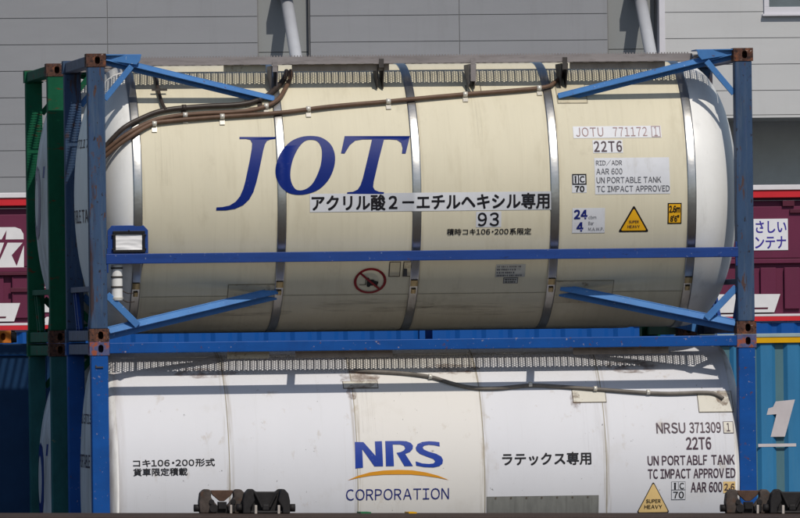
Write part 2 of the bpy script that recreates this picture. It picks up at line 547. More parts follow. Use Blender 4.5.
def smooth(pts, n=3):
    out = []
    m = len(pts)
    for i in range(m):
        p0, p1, p2, p3 = [Vector((*pts[(i + k) % m], 0)) for k in (-1, 0, 1, 2)]
        for k in range(n):
            t = k / n
            q = 0.5 * (2 * p1 + (p2 - p0) * t + (2 * p0 - 5 * p1 + 4 * p2 - p3) * t * t + (3 * p1 - p0 - 3 * p2 + p3) * t ** 3)
            out.append((q.x, q.y))
    return out


def rect(x0, x1, y0, y1):
    return [(x0, y0), (x1, y0), (x1, y1), (x0, y1)], [(0, 1, 2, 3)]


def circle(cx, cy, r, n=40):
    return [(cx + r * math.cos(2 * math.pi * k / n), cy + r * math.sin(2 * math.pi * k / n)) for k in range(n)]


YC, ZC, RT = 1.219, 1.292, 1.212


ENDX = None


def wrap(flats, name, m, parent, ofs=.003, banded=True, step=.05, rmul=1.0):
    """lay flat (x, arc) shapes onto the tank; where they cross a strap they ride over it"""
    bm = bmesh.new()
    for V, F in flats:
        vs = [bm.verts.new((p[0], p[1], p[2] if len(p) > 2 else 0)) for p in V]
        for f in F:
            try:
                bm.faces.new([vs[i] for i in f])
            except ValueError:
                pass
    ys = [v.co.y for v in bm.verts]
    xs = [v.co.x for v in bm.verts]
    y = math.ceil(min(ys) / step) * step
    while y < max(ys):
        bmesh.ops.bisect_plane(bm, geom=bm.verts[:] + bm.edges[:] + bm.faces[:], plane_co=(0, y, 0), plane_no=(0, 1, 0), dist=1e-5)
        y += step
    if ENDX:
        x = ENDX[0]
        while x < max(xs):
            if x > min(xs):
                bmesh.ops.bisect_plane(bm, geom=bm.verts[:] + bm.edges[:] + bm.faces[:], plane_co=(x, 0, 0), plane_no=(1, 0, 0), dist=1e-5)
            x += .012
    if banded:
        for b in BANDS:
            for d in (-.046, -.040, .040, .046):
                if min(xs) < b + d < max(xs):
                    bmesh.ops.bisect_plane(bm, geom=bm.verts[:] + bm.edges[:] + bm.faces[:], plane_co=(b + d, 0, 0), plane_no=(1, 0, 0), dist=1e-5)
    for v in bm.verts:
        x, s = v.co.x, v.co.y
        a = s / RT
        r = RT + ofs + v.co.z
        if banded and any(abs(x - b) < .043 for b in BANDS):
            r += .009
        zz = ZC + r * math.sin(a)
        if ENDX and x > ENDX[0]:
            r = (RT * max(1 - ((x - ENDX[0]) / ENDX[1]) ** ENDX[2], .01) ** (1 / ENDX[2])) + r - RT
        v.co = (x, YC - math.sqrt(max(r * r - (zz - ZC) ** 2, 0)), zz)
    for f in bm.faces:
        f.smooth = True
        f.normal_update()
        if f.normal.y > 0:
            f.normal_flip()
    me = bpy.data.meshes.new(name)
    bm.to_mesh(me)
    bm.free()
    me.materials.append(m)
    o = bpy.data.objects.new(name, me)
    COL.objects.link(o)
    o.parent = parent
    return o


def D(deg):
    return math.radians(deg) * RT


def wtext(body, x0, x1, ttop, tbot, m, parent, bold=0.0, ofs=.006, banded=True, space=1.0, name='lettering'):
    return wrap([text_flat(body, x0, x1, D(tbot), D(ttop), bold, space)], name, m, parent, ofs, banded)


def wrect(x0, x1, ttop, tbot, m, parent, name='sticker', ofs=.003, banded=True):
    return wrap([rect(x0, x1, D(tbot), D(ttop))], name, m, parent, ofs, banded)


def on_tank(x, deg, r=0.0):
    a = math.radians(deg)
    return (x, YC - (RT + r) * math.cos(a), ZC + (RT + r) * math.sin(a))


# ------------------------------------------------------------------ corner casting with its holes
def casting(mb, x0, y0, z0, sx, sy):
    """178 x 162 x 118 hollow casting; sx, sy = +1 when the block grows that way from its outer corner"""
    Lx, Ly, Lz, th = .178, .162, .118, .028
    X = sorted((x0, x0 + sx * Lx)); Y = sorted((y0, y0 + sy * Ly)); Z = (z0, z0 + Lz)

    def holed(u0, u1, v0, v1, hw, hh, place, depth):
        n = 16
        cu, cv = (u0 + u1) / 2, (v0 + v1) / 2
        inner, outer = [], []
        for k in range(n):
            a = 2 * math.pi * (k + .5) / n
            c, s = math.cos(a), math.sin(a)
            # stadium shaped hole
            e = 0.75
            inner.append((cu + hw * math.copysign(abs(c) ** e, c), cv + hh * math.copysign(abs(s) ** e, s)))
            t = min((u1 - cu) / abs(c), (v1 - cv) / abs(s))
            outer.append((cu + c * t, cv + s * t))
        # corners of the plate
        vs = [place(p, 0) for p in outer] + [place(p, 0) for p in inner] + [place(p, depth) for p in inner]
        fs = []
        for k in range(n):
            j = (k + 1) % n
            fs.append((k, j, j + n, k + n))
            fs.append((k + n, j + n, j + 2 * n, k + 2 * n))
        corners = [(u0, v0), (u1, v0), (u1, v1), (u0, v1)]
        for cx_, cy_ in corners:
            best = [k for k in range(n) if (abs(outer[k][0] - cx_) < 1e-6 or abs(outer[k][1] - cy_) < 1e-6)]
            bx = min((k for k in best if abs(outer[k][0] - cx_) < 1e-6), key=lambda k: abs(outer[k][1] - cy_))
            by = min((k for k in best if abs(outer[k][1] - cy_) < 1e-6), key=lambda k: abs(outer[k][0] - cx_))
            vs.append(place((cx_, cy_), 0))
            if bx != by:
                fs.append((bx, by, len(vs) - 1))
        mb.add(vs, fs)

    yo, yi = (Y[0], 1) if sy > 0 else (Y[1], -1)
    xo, xi = (X[0], 1) if sx > 0 else (X[1], -1)
    holed(X[0], X[1], Z[0], Z[1], .024, .036, lambda p, d: (p[0] + .012, yo + yi * d, p[1]) if d or abs(p[0] - (X[0] + X[1]) / 2) < .026 and abs(p[1] - z0 - .059) < .038 else (p[0], yo + yi * d, p[1]), th)
    holed(Y[0], Y[1], Z[0], Z[1], .030, .038, lambda p, d: (xo + xi * d, p[0], p[1]), th)
    holed(X[0], X[1], Y[0], Y[1], .058, .030, lambda p, d: (p[0], p[1], Z[1] - d), th)
    holed(X[0], X[1], Y[0], Y[1], .058, .030, lambda p, d: (p[0], p[1], Z[0] + d), th)
    y2, x2 = (Y[1], X[1])
    yb = Y[1] if sy > 0 else Y[0]
    xb = X[1] if sx > 0 else X[0]
    mb.add([(X[0], yb, Z[0]), (X[1], yb, Z[0]), (X[1], yb, Z[1]), (X[0], yb, Z[1])], [(0, 1, 2, 3)])
    mb.add([(xb, Y[0], Z[0]), (xb, Y[1], Z[0]), (xb, Y[1], Z[1]), (xb, Y[0], Z[1])], [(0, 1, 2, 3)])


LX, WY, HZ = 6.058, 2.438, 2.591


def grating(mb, x0, x1, y0, y1, z, cw=.0215, ch=.042, bars=True):
    """punched walkway plate: staggered diamond holes, a bearing bar under every second row of them"""
    nx = int((x1 - x0) / cw); ny = int((y1 - y0) / ch)
    cw = (x1 - x0) / nx; ch = (y1 - y0) / ny
    for i in range(nx):
        off = ch / 2 if i % 2 else 0
        xa = x0 + i * cw
        if off:
            mb.add([(xa, y0, z), (xa + cw, y0, z), (xa + cw, y0 + off, z), (xa, y0 + off, z)], [(0, 1, 2, 3)])
            mb.add([(xa, y1 - off, z), (xa + cw, y1 - off, z), (xa + cw, y1, z), (xa, y1, z)], [(0, 1, 2, 3)])
        for j in range(ny - (1 if off else 0)):
            ya = y0 + off + j * ch
            O = [(0, 0), (.5, 0), (1, 0), (1, 1), (.5, 1), (0, 1)]
            I = [(.12, .30), (.5, .08), (.88, .30), (.88, .70), (.5, .92), (.12, .70)]
            vs = [(xa + u * cw, ya + v * ch, z) for u, v in O] + [(xa + u * cw, ya + v * ch, z) for u, v in I]
            mb.add(vs, [(k, (k + 1) % 6, (k + 1) % 6 + 6, k + 6) for k in range(6)])
    for i in range(0, nx + 1, 3) if bars else ():
        xa = x0 + i * cw
        mb.box(xa - .0055, xa + .0055, y0 + .011, y1 - .011, z - .022, z - .002)


def cap_profile(x_cyl, x_end, sgn, a, n):
    """a dished end: straight flange, then an ellipse down to the pole"""
    pr = [(x_cyl, RT), (x_end, RT)]
    for k in range(1, 25):
        t = math.pi / 2 * k / 24
        pr.append((x_end + sgn * a * math.sin(t) ** (2 / n), max(RT * math.cos(t) ** (2 / n), .002)))
    return pr


def cap_text(body, y_right, y_left, z0, z1, m, parent, bold=0.0, x_end=.453, a=.445, n=2.2):
    """lettering on the left dished end, read from outside that end"""
    V, F = text_flat(body, y_right, y_left, z0, z1, bold)
    vs = []
    for t, z, *e in V:
        y = YC - t
        q = min(.999, math.sqrt(t ** 2 + (z - ZC) ** 2) / RT)
        vs.append((x_end - a * (1 - q ** n) ** (1 / n) - .004, y, z))
    return MB().add(vs, F).build('lettering', m, parent)


def brace(a, b, ry, hgt):
    """an angle bar: a tilted face flange with the web set back under it"""
    a, b = Vector(a), Vector(b)
    m = MB().beam(a, b, hgt, .012, ref=(0, ry * .80, .60))
    off = Vector((0, -ry * hgt * .85, -hgt * .60))
    m.beam(a + off, b + off, hgt * .95, .014, ref=(0, ry, 0))
    off2 = Vector((0, -ry * hgt * .40, hgt * .40))
    m.beam(a + off2 * .9, b + off2 * .9, .010, hgt * .5, ref=(0, ry, 0))
    return m


def tank_container(label, loc, post_m, rail_m, brace_m, cast_top, cast_bot, shell_m, cap_m,
                   top_rail, mid_rail, bands, seams, pads_m, group, ends=(.453, .445, 2.2, 5.53, .52), end_m=None):
    t = thing('tank_container', label, 'tank container', loc, group=group)
    end_m = end_m or M['end_grey']
    # ---- frame
    for sx, x0 in ((1, 0.0), (-1, LX)):
        for sy, y0 in ((1, 0.0), (-1, WY)):
            xa, xb = (x0 + .012, x0 + .166) if sx > 0 else (x0 - .166, x0 - .012)
            ya, yb = (y0 + .006, y0 + .146) if sy > 0 else (y0 - .146, y0 - .006)
            MB().box(xa, xb, ya, yb, .119, HZ - .119).build('corner_post', post_m, t, .008)
            c1 = MB(); casting(c1, x0, y0, 0.001, sx, sy); c1.build('corner_casting', cast_bot if sy > 0 else post_m, t)
            c2 = MB(); casting(c2, x0, y0, HZ - .119, sx, sy); c2.build('corner_casting', cast_top if sy > 0 else post_m, t)
        xa, xb = (x0 + .020, x0 + .130) if sx > 0 else (x0 - .130, x0 - .020)
        MB().box(xa, xb, .164, WY - .164, .012, .106).build('end_rail', end_m, t, .006)
        MB().box(xa, xb, .164, WY - .164, HZ - .112, HZ - .018).build('end_rail', end_m, t, .006)
        # end structure carrying the tank
        xm = (xa + xb) / 2
        MB().box(xm - .03, xm + .03, .15, WY - .15, .455, .505).build('cross_bar', end_m, t, .004)
        for yy, y2 in ((.55, .25), (.8, .45), (WY - .55, WY - .25), (WY - .8, WY - .45)):
            MB().beam((xm, yy, .107), (xm, y2, .454), .05, .03, ref=(1, 0, 0)).build('end_strut', rail_m, t)
    if top_rail:
        for y0 in (.002, WY - .072):
            MB().box(.179, LX - .179, y0, y0 + .07, 2.488, 2.583).build('side_rail', rail_m, t, .006)
    if mid_rail:
        for y0 in (-.001, WY - .061):
            r_ = MB().box(.158, LX - .158, y0, y0 + .062, .70, .79)
            r_.build('side_rail', rail_m, t, .005)
        for xa in (.166, LX - .178):
            MB().box(xa, xa + .012, .004, .052, .62, .84).build('rail_cleat', rail_m, t, .003)
    # ---- diagonal braces on both long sides
    for side in (0, 1):
        fy = (lambda y: y) if side == 0 else (lambda y: WY - y)
        ry = -1 if side == 0 else 1
        for e in (0, 1):
            fx = (lambda x: x) if e == 0 else (lambda x: LX - x)
            s = (1 if e == 0 else -1) * (1 if side == 0 else -1)
            if not top_rail:
                brace((fx(.185), fy(.070), 2.552), (fx(1.735), fy(.355), 2.178), ry, .060).build('diagonal_brace', brace_m, t, .003)
            if bands or top_rail or e == 0:
                brace((fx(.180), fy(.075), .105), (fx(1.735), fy(.350), .448), ry, .078).build('diagonal_brace', brace_m, t, .003)
            if not top_rail:
              MB().beam((fx(.415), fy(.075), 2.475), (fx(.168), fy(.075), 2.18), .052, .03,
                      ref=(0, ry, 0)).build('corner_strut', brace_m, t, .003)
            MB().beam((fx(.445), fy(.08), .145), (fx(.168), fy(.08), .425), .062, .03,
                      ref=(0, ry, 0)).build('corner_strut', brace_m, t, .003)
            g = MB().prism([(fx(.185), 2.583), (fx(.505), 2.580), (fx(.492), 2.525), (fx(.46), 2.488), (fx(.185), 2.53)],
                           'y', fy(.062), fy(.074))
            if not top_rail:
                g.build('gusset_plate', brace_m, t, .003)
            g = MB().prism([(fx(.182), fy(.02)), (fx(.505), fy(.10)), (fx(.505), fy(.40)), (fx(.135), fy(.40)), (fx(.135), fy(.17))],
                           'z', 2.573, 2.583)
            if not top_rail:
                g.build('gusset_plate', brace_m, t)
            # welded pads the braces end on
            if side == 0 and not top_rail:
                if e == 0:
                    bp = ((1.475, 1.781, 48.2, 41.8), (1.295, 1.725, -40.7, -49.0))
                else:
                    bp = ((4.319, 4.582, 54.9, 42.6), (4.276, 4.80, -40.7, -54.0))
                for (px0, px1, ta, tb) in bp:
                    wrect(px0 - .008, px1 + .008, ta + .35, tb - .35, M['seam_faint'], t, 'pad_seam', .0025, False)
                    wrect(px0, px1, ta, tb, pads_m, t, 'brace_pad', .0055, False)
    # ---- tank
    xs0 = .453 if bands else ends[0]
    xs1 = 5.485 if bands else ends[3]
    MB().lathe_x([(xs0 + k * ((xs1 - xs0) / 8), RT) for k in range(9)], YC, ZC, 144).build('tank_shell', shell_m, t)
    lc = MB().lathe_x(cap_profile(xs0, ends[0], -1, ends[1], ends[2]), YC, ZC, 144).build('tank_end', cap_m, t)
    rc = MB().lathe_x(cap_profile(xs1, ends[3], 1, ends[4], ends[2]), YC, ZC, 144).build('tank_end', cap_m, t)
    for b in (BANDS if bands else []):
        pr = [(b - .040, RT - .001), (b - .040, RT + .007), (b - .030, RT + .009), (b + .030, RT + .009), (b + .040, RT + .007), (b + .040, RT - .001)]
        bo = MB().lathe_x(pr, YC, ZC, 144).build('steel_strap', M['steel'], t)
        l = MB()
        l.lathe_x([(b - .034, RT + .010), (b - .034, RT + .018), (b + .034, RT + .018), (b + .034, RT + .010)], YC, ZC, 4,
                  math.radians(-42.0), math.radians(-38.8))
        l.lathe_x([(b - .022, RT + .010), (b - .022, RT + .022), (b + .022, RT + .022), (b + .022, RT + .010)], YC, ZC, 4,
                  math.radians(-46.0), math.radians(-43.6))
        l.build('strap_latch', M['latch'], bo)
    for sxm in seams:
        wrect(sxm - .0035, sxm + .0035, 88, -60, M['seam_faint'], t, 'cladding_seam', .002, False)
    # ---- walkway on top, near side
    wk = MB()
    grating(wk, .20, 5.86, .376, .724, 2.548)
    wk.box(.52, 5.54, .3745, .3755, 2.50, 2.55)
    for k in range(190):
        wk.box(.52 + k * .0264, .532 + k * .0264, .367, .3735, 2.5565, 2.568)
    wo = wk.build('walkway', M['alu'], t)
    fr = MB()
    fr.box(.515, 5.545, .366, .374, 2.488, 2.556)
    fr.box(.515, 5.545, .340, .366, 2.488, 2.495)
    fr.box(.515, 5.545, .726, .736, 2.50, 2.556)
    fr.box(.507, .515, .340, .736, 2.50, 2.556)
    fr.box(5.545, 5.553, .340, .736, 2.50, 2.556)
    fr.build('walkway_edge', M['alu'], wo)
    w2 = MB()
    grating(w2, .14, 5.92, WY - .74, WY - .38, 2.548, .075, .020, False)
    grating(w2, .15, .49, .765, WY - .765, 2.548, .075, .020, False)
    w2.box(.14, 5.92, WY - .379, WY - .371, 2.478, 2.562)
    w2.box(.14, .148, .765, WY - .765, 2.49, 2.556)
    w2.build('walkway', M['alu'], t)
    for (xb, bot, light) in () if top_rail else ((1.732, 2.40, 1), (2.70, 2.43, 0), (3.535, 2.30, 1), (4.375, 2.40, 0)):
        br = MB()
        br.prism([(.352, 2.476), (.73, 2.476), (.73, 2.45), (.60, 2.30), (.46, 2.26), (.44, 2.29), (.38, bot)], 'x', xb - .022, xb - .012)
        br.prism([(.352, 2.476), (.73, 2.476), (.73, 2.45), (.60, 2.30), (.46, 2.26), (.44, 2.29), (.38, bot)], 'x', xb + .032, xb + .042)
        br.box(xb - .012, xb + .032, .330, .338, bot + .02, 2.530)
        br.box(xb - .012, xb + .032, .3385, .351, 2.455, 2.475)
        br.build('walkway_bracket', M['alu'] if light else M['dark_metal'], t)
    for (xa, xb, m_) in ((1.282, 1.664, 'plate_cream'), (1.902, 2.787, 'spill'), (4.438, 5.312, 'spill')):
        MB().box(xa, xb, .395, .402, 2.425, 2.486).build('toe_plate', M[m_], t)
    if top_rail:
        for xt in (1.935, 4.12):
            MB().box(xt - .034, xt + .034, .073, .365, 2.53, 2.55).build('rail_tie', rail_m, t)
            MB().box(xt - .034, xt + .034, WY - .365, WY - .073, 2.53, 2.55).build('rail_tie', rail_m, t)
    for sx0 in () if top_rail else (3.503,):
        wrect(sx0 - .008, 3.636, 55.1, 49.2, M['seam'], t, 'pad_seam', .0025, False)
        wrect(sx0, 3.628, 54.7, 49.6, pads_m, t, 'bracket_pad', .0055, False)
    return t, lc


GROUP = 'tank containers in two stacks'
# ------------------------------------------------------------------ ground, track
g = MB().box(-3000, 3000, -3000, 3000, -1.0, -.001).build('ground', M['asphalt'])
tag(g, kind='structure')
SL = -.0143
tb = MB()
tb.prism([(-7.1, -.02), (-1.3, -.02), (-2.2, .09), (-6.2, .09)], 'x', -30, 40)
bal = tb.build('track_bed', M['ballast']); tag(bal, kind='structure')
rl = MB()
for yy in (-4.2 - .5335, -4.2 + .5335):
    rl.prism([(yy - .06, .10), (yy + .06, .10), (yy + .06, .112), (yy + .012, .13), (yy + .012, .20), (yy + .033, .212), (yy + .033, .245),
              (yy - .033, .245), (yy - .033, .212), (yy - .012, .20), (yy - .012, .13), (yy - .06, .112)], 'x', -30, 40)
ra = rl.build('railway_track', M['rail_steel']); tag(ra, kind='structure')

# ------------------------------------------------------------------ building
bd = thing('warehouse', 'large grey panelled warehouse with leaning pipes and a pale right wing, behind everything', 'building', (0, 130, 0))
JZ = [9.117 + .580 * k for k in range(-16, 9)]


def wall_panel(x0, x1, m, vj, top, bot, y0=0.0, th=.25, z_off=0.0):
    """a wall clad in horizontal panels: the joints are real grooves"""
    xs = [x0] + sorted(v for v in vj if x0 < v < x1) + [x1]
    zs = [bot] + [z + z_off for z in JZ if bot + .05 < z + z_off < top - .05] + [top]
    mb = MB()
    gq = .0075
    for i in range(len(xs) - 1):
        for j in range(len(zs) - 1):
            a = xs[i] + (gq if i else 0)
            b = xs[i + 1] - (gq if i < len(xs) - 2 else 0)
            mb.box(a, b, y0, y0 + .022, zs[j] + gq, zs[j + 1] - gq)
    o = mb.build('wall', m, bd)
    MB().box(x0 + .002, x1 - .002, y0 + .019, y0 + th, bot, top).build('panel_backing', M['joint'], o)
    return o


wall_panel(-40, 16.009, M['wall_grey'], [12.698, 5.0, -2.6, -10, -18], 14.0, 0.0)
wall_panel(17.182, 23.782, M['wall_grey'], [20.487], 14.0, 0.0)
for xa, xb in ((16.009, 17.182), (23.782, 24.90)):
    MB().box(xa + .035, xb - .035, .20, .30, 8.918, 14.0).build('recess_panel', M['wall_recess'], bd)
    MB().box(xa + .035, xb - .035, .20, .30, 0, 8.902).build('recess_panel', M['wall_recess'], bd)
    MB().box(xa, xb, .301, .36, 0, 14.0).build('panel_backing', M['joint'], bd)
    for q in (xa, xb - .03):
        MB().box(q, q + .03, .05, .30, 0, 14.0).build('recess_trim', M['joint'], bd)
wall_panel(25.03, 60, M['wall_pale'], [], 14.0, 7.42, y0=-.25, z_off=.005)
MB().box(24.90, 25.03, -.28, 4.2, 7.42, 14.0).build('corner_trim', M['win_frame'], bd)
MB().box(25.03, 60, -.24, 4.2, 7.36, 7.415).build('soffit', M['wall_pale'], bd)
dk = MB()
x = 25.03
for v in (27.541, 30.6, 33.7, 36.8, 40, 43, 46, 49, 52, 55, 60):
    dk.box(x + .02, v - .02, 4.2, 4.3, 0, 7.36)
    x = v
do = dk.build('loading_shutter', M['dock'], bd)
MB().box(25.03, 60, 4.29, 4.4, 0, 7.36).build('panel_backing', M['joint'], do)
MB().box(-40, 60, .40, 30, 13.9, 14.3).build('roof', M['roofing'], bd, .02)
MB().box(-40, 24.89, 29.8, 30, 0, 13.9).build('wall', M['wall_grey'], bd)
wf = MB()
for (a, b, c, d) in ((27.243, 29.6, 9.65, 9.80), (27.243, 29.6, 11.25, 11.40), (27.243, 27.355, 9.80, 11.25), (29.49, 29.6, 9.80, 11.25), (28.36, 28.42, 9.80, 11.25)):
    wf.box(a, b, -.31, -.19, c, d)
wf.box(27.20, 29.64, -.36, -.19, 9.60, 9.648)
wn = wf.build('window', M['win_frame'], bd, .006)
MB().box(27.355, 29.49, -.275, -.262, 9.80, 11.25).build('window_pane', M['glass'], wn)
MB().box(28.15, 28.36, -.268, -.2605, 9.80, 11.25).build('window_blind', M['joint'], wn)
# leaning pipes that hold the canopy over the yard side
for px in (16.65, 24.507):
    ax = 0.0
    top = (px + .0, -.02, 10.13)
    bot = (px - (.005 if px < 20 else .065), -3.10, 7.76)
    MB().tube([top, bot], .135, 20, 1).build('canopy_pipe', M['pipe'], bd)
    MB().box(px - .23, px + .19, -.52, .19, 10.16, 10.42).build('pipe_anchor', M['pipe'], bd, .01)
MB().box(13.6, 24.8, -5.0, -.02, 7.05, 7.25).build('canopy', M['roofing'], bd, .02)
for px in (16.645, 24.44):
    MB().tube([(px, -3.1, 7.25), (px, -3.1, 7.80)], .15, 16, 1).build('pipe_foot', M['pipe'], bd)
    MB().tube([(px, -3.4, 0), (px, -3.4, 7.05)], .12, 16, 1).build('canopy_post', M['pipe'], bd)


# ------------------------------------------------------------------ corrugated freight containers
def corrugated(mb, x0, x1, z0, z1, y, pitch, depth, ridge=.48, start=0.0):
    """vertical folded-sheet side; ridges stand proud at y, troughs sit depth behind"""
    prof = []
    x = x0
    r = pitch * ridge
    sl = .05 * pitch / .3
    k = 0
    xa = x0 - start
    pts = [(x0, y)]
    while xa < x1:
        for dx, yy in ((r, y), (r + sl, y + depth), (pitch - sl, y + depth), (pitch, y)):
            if x0 + .01 < xa + dx < x1 - .01:
                pts.append((xa + dx, yy))
        xa += pitch
    pts.append((x1, pts[-1][1]))
    vs = [(a, b, z0) for a, b in pts] + [(a, b, z1) for a, b in pts]
    n = len(pts)
    mb.add(vs, [(i, i + 1, i + 1 + n, i + n) for i in range(n - 1)])
    return mb


FB = ['deep blue corrugated container directly under the maroon container lettered with a big white mark',
      'deep blue corrugated container showing in left half of the gap below the cream tank',
      'deep blue corrugated container showing in right half of the gap below the cream tank',
      'deep blue corrugated container directly under the maroon container with the Japanese sign']
bx_ = [3.55, 9.75, 15.95, 22.15 - .0]
proto = thing('corrugated_container', FB[0], 'freight container', (bx_[0], 100, 0), group='deep blue containers in the far row')
cb = MB()
corrugated(cb, .02, 6.04, .145, 2.795, .01, .507, .05, .48)
cb.box(.02, 6.04, .08, 2.42, .145, 2.795)
cb.build('body', M['far_blue'], proto)
for z, zh in ((.0, .14), (2.80, .022)):
    MB().box(.0, 6.06, 0, 2.44, z, z + zh).build('edge_rail', M['far_blue'], proto, .01)
for xx in (0, 5.95):
    MB().box(xx, xx + .11, -.012, .009, .142, 2.797).build('corner_post', M['far_blue'], proto, .003)
for i in (1, 2, 3):
    c = copy_tree(proto)
    c.location = (bx_[i], 100, 0)
    c['label'] = FB[i]

ZM = 2.828


def maroon_box(x0, x1, label):
    t = thing('freight_container', label, 'freight container', (x0, 100, ZM), group='maroon containers in the far row')
    L_ = x1 - x0
    b = MB()
    b.box(.0, L_, .05, 2.44, .12, 2.30)
    b.build('body', M['maroon'], t)
    p = MB()
    x = .25
    k = 0
    while x < L_ - .2:
        p.box(x, x + .30, -.015, .05, .23, 1.02)
        p.box(x, x + .02, -.03, -.015, .23, 1.02)
        x += .46
        k += 1
    p.build('side_rib', M['maroon'], t, .008)
    MB().box(0, L_, -.03, .06, 1.10, 1.19).build('side_beam', M['maroon'], t, .01)
    MB().box(0, L_, .0, .049, 1.20, 2.19).build('side_panel', M['maroon'], t, .01)
    MB().box(-.0, L_, .0, .05, 2.305, 2.36).build('painted_shade_strip', M['maroon_dark'], t)  # shade below the red edge, put in as a darker maroon strip
    MB().box(-.02, L_ + .02, -.10, 2.46, 2.355, 2.50).build('red_edge', M['red'], t, .008)
    MB().box(-.02, L_ + .02, -.13, 2.48, 2.502, 2.60).build('roof_edge', M['roof_white'], t, .01)
    MB().box(.0, L_, -.03, 2.44, .0, .09).build('red_edge', M['red'], t, .005)
    MB().box(.0, L_, -.035, .05, .092, .135).build('white_edge', M['roof_white'], t, .004)
    return t


def slab(flats, name, m, parent, y, dx=0, dz=0, th=.004):
    vs, fs = [], []
    mb = MB()
    for V, F in flats:
        mb.add([(p[0] - dx, y - (p[2] if len(p) > 2 else 0), p[1] - dz) for p in V], F)
    return mb.build(name, m, parent)


mr = maroon_box(18.35, 24.41, 'maroon freight container with a white Japanese sign, right of the cream tank')
sg = MB().box(21.94 - 18.35, 22.822 - 18.35, -.012, .0, 4.181 - ZM, 4.781 - ZM).build('sign_panel', M['sign_white'], mr)
slab([text_flat('やさしい', 3.62, 4.44, 1.685, 1.915, .012)], 'lettering', M['sign_blue'], sg, -.014)
slab([text_flat('コンテナ', 3.63, 4.43, 1.385, 1.615, .012)], 'lettering', M['sign_blue'], sg, -.014)
slab([poly_flat([(20.95, 3.352), (22.656, 3.342), (22.535, 2.995), (20.95, 2.995)])], 'white_band', M['white_mark'], mr, -.034, 18.35, ZM)
slab([poly_flat([(21.82, 3.09), (22.42, 3.09), (22.41, 3.055), (21.82, 3.055)])], 'band_line', M['maroon_dark'], mr, -.036, 18.35, ZM)
MB().box(22.86 - 18.35, 24.3 - 18.35, -.05, .0, 2.06, 2.13).build('door_bar', M['maroon_dark'], mr, .005)
MB().box(22.72 - 18.35, 22.95 - 18.35, -.05, .0, 2.19, 2.30).build('lock_box', M['maroon_dark'], mr, .005)

ml = maroon_box(3.55, 9.61, 'maroon freight container with a big white letter mark, left of the green frames')
X0 = 3.55
W1 = [(6.9, 4.782), (8.013, 4.778), (8.117, 4.739), (8.169, 4.648), (8.172, 4.548), (7.829, 4.547), (7.85, 4.723), (7.753, 4.548), (6.9, 4.549)]
W2 = [(6.9, 4.487), (7.8, 4.486), (7.711, 4.249), (7.5, 3.99), (6.9, 3.99)]
W3 = [(7.866, 4.485), (8.152, 4.482), (7.94, 4.247), (8.032, 4.041), (8.176, 4.434), (8.17, 3.983), (7.60, 3.988), (7.711, 4.15)]
slab([poly_flat(q) for q in (W1, W2, W3)], 'lettering', M['white_mark'], ml, -.004, X0, ZM)
slab([poly_flat([(6.9, 3.346), (8.088, 3.341), (7.969, 2.995), (6.9, 2.995)])], 'white_band', M['white_mark'], ml, -.034, X0, ZM)
slab([poly_flat([(6.9, 3.09), (7.82, 3.09), (7.81, 3.055), (6.9, 3.055)])], 'band_line', M['maroon_dark'], ml, -.036, X0, ZM)
slab([rect(8.40, 9.2, 3.56, 3.64), rect(8.40, 9.2, 3.16, 3.34)], 'white_band', M['white_mark'], ml, -.034, X0, ZM)
slab([poly_flat(circle(8.47, 3.01, .065)), poly_flat(circle(8.61, 3.01, .065)), poly_flat(circle(8.75, 3.01, .065))], 'white_mark', M['white_mark'], ml, -.034, X0, ZM)
MB().box(7.90 - X0, 9.0 - X0, -.06, -.031, .72, .80).build('door_bar', M['maroon_dark'], ml, .005)
MB().box(6.9 - X0, 9.0 - X0, -.07, -.002, 1.04, 1.10).build('door_bar', M['maroon_dark'], ml, .005)

# light blue container with the figure
lb = thing('corrugated_container', 'light blue corrugated container with yellow stripe and big white 1, right of the white tank', 'freight container', (14.10, 55, 0))
c = MB()
corrugated(c, .0, 6.0, .235, 2.452, .02, .397, .06, .42, start=.30)
c.build('side_sheet', M['light_blue'], lb)
c = MB()
xa = .0 - .30
while xa < 6.0:
    a, b = xa + .397 * .42 + .025, xa + .397 - .025
    if a > 0 and b < 6.0:
        c.box(a, b, .070, .0775, .26, 2.43)
    xa += .397 * 1
c.build('recess_sheet', M['grey_green'], lb)
MB().box(.02, 6.0, .0822, 2.42, .235, 2.452).build('body', M['light_blue'], lb)
MB().box(.0, 6.02, -.01, 2.44, 2.454, 2.537).build('yellow_stripe', M['yellow_stripe'], lb, .004)
MB().box(-.01, 6.03, -.02, 2.45, 2.539, 2.592).build('top_rail', M['grey_rail'], lb, .006)
MB().box(.0, 6.02, -.01, 2.44, .0, .233).build('bottom_rail', M['light_blue'], lb, .01)
one = [(15.44, 1.625), (15.475, 1.625), (15.40, 1.30), (15.345, 1.07), (15.02, 1.07)]
one = [(15.205, 1.60), (15.49, 1.625), (15.335, 1.085), (15.125, 1.085), (15.215, 1.415), (15.07, 1.405), (15.095, 1.50), (15.165, 1.52)]
slab([poly_flat([(a, b) for a, b in one])], 'lettering', M['pink_mark'], lb, .0165, 14.10, 0)
slab([rect(14.94, 15.50, .94, .985)], 'underline', M['pink_mark'], lb, .0165, 14.10, 0)

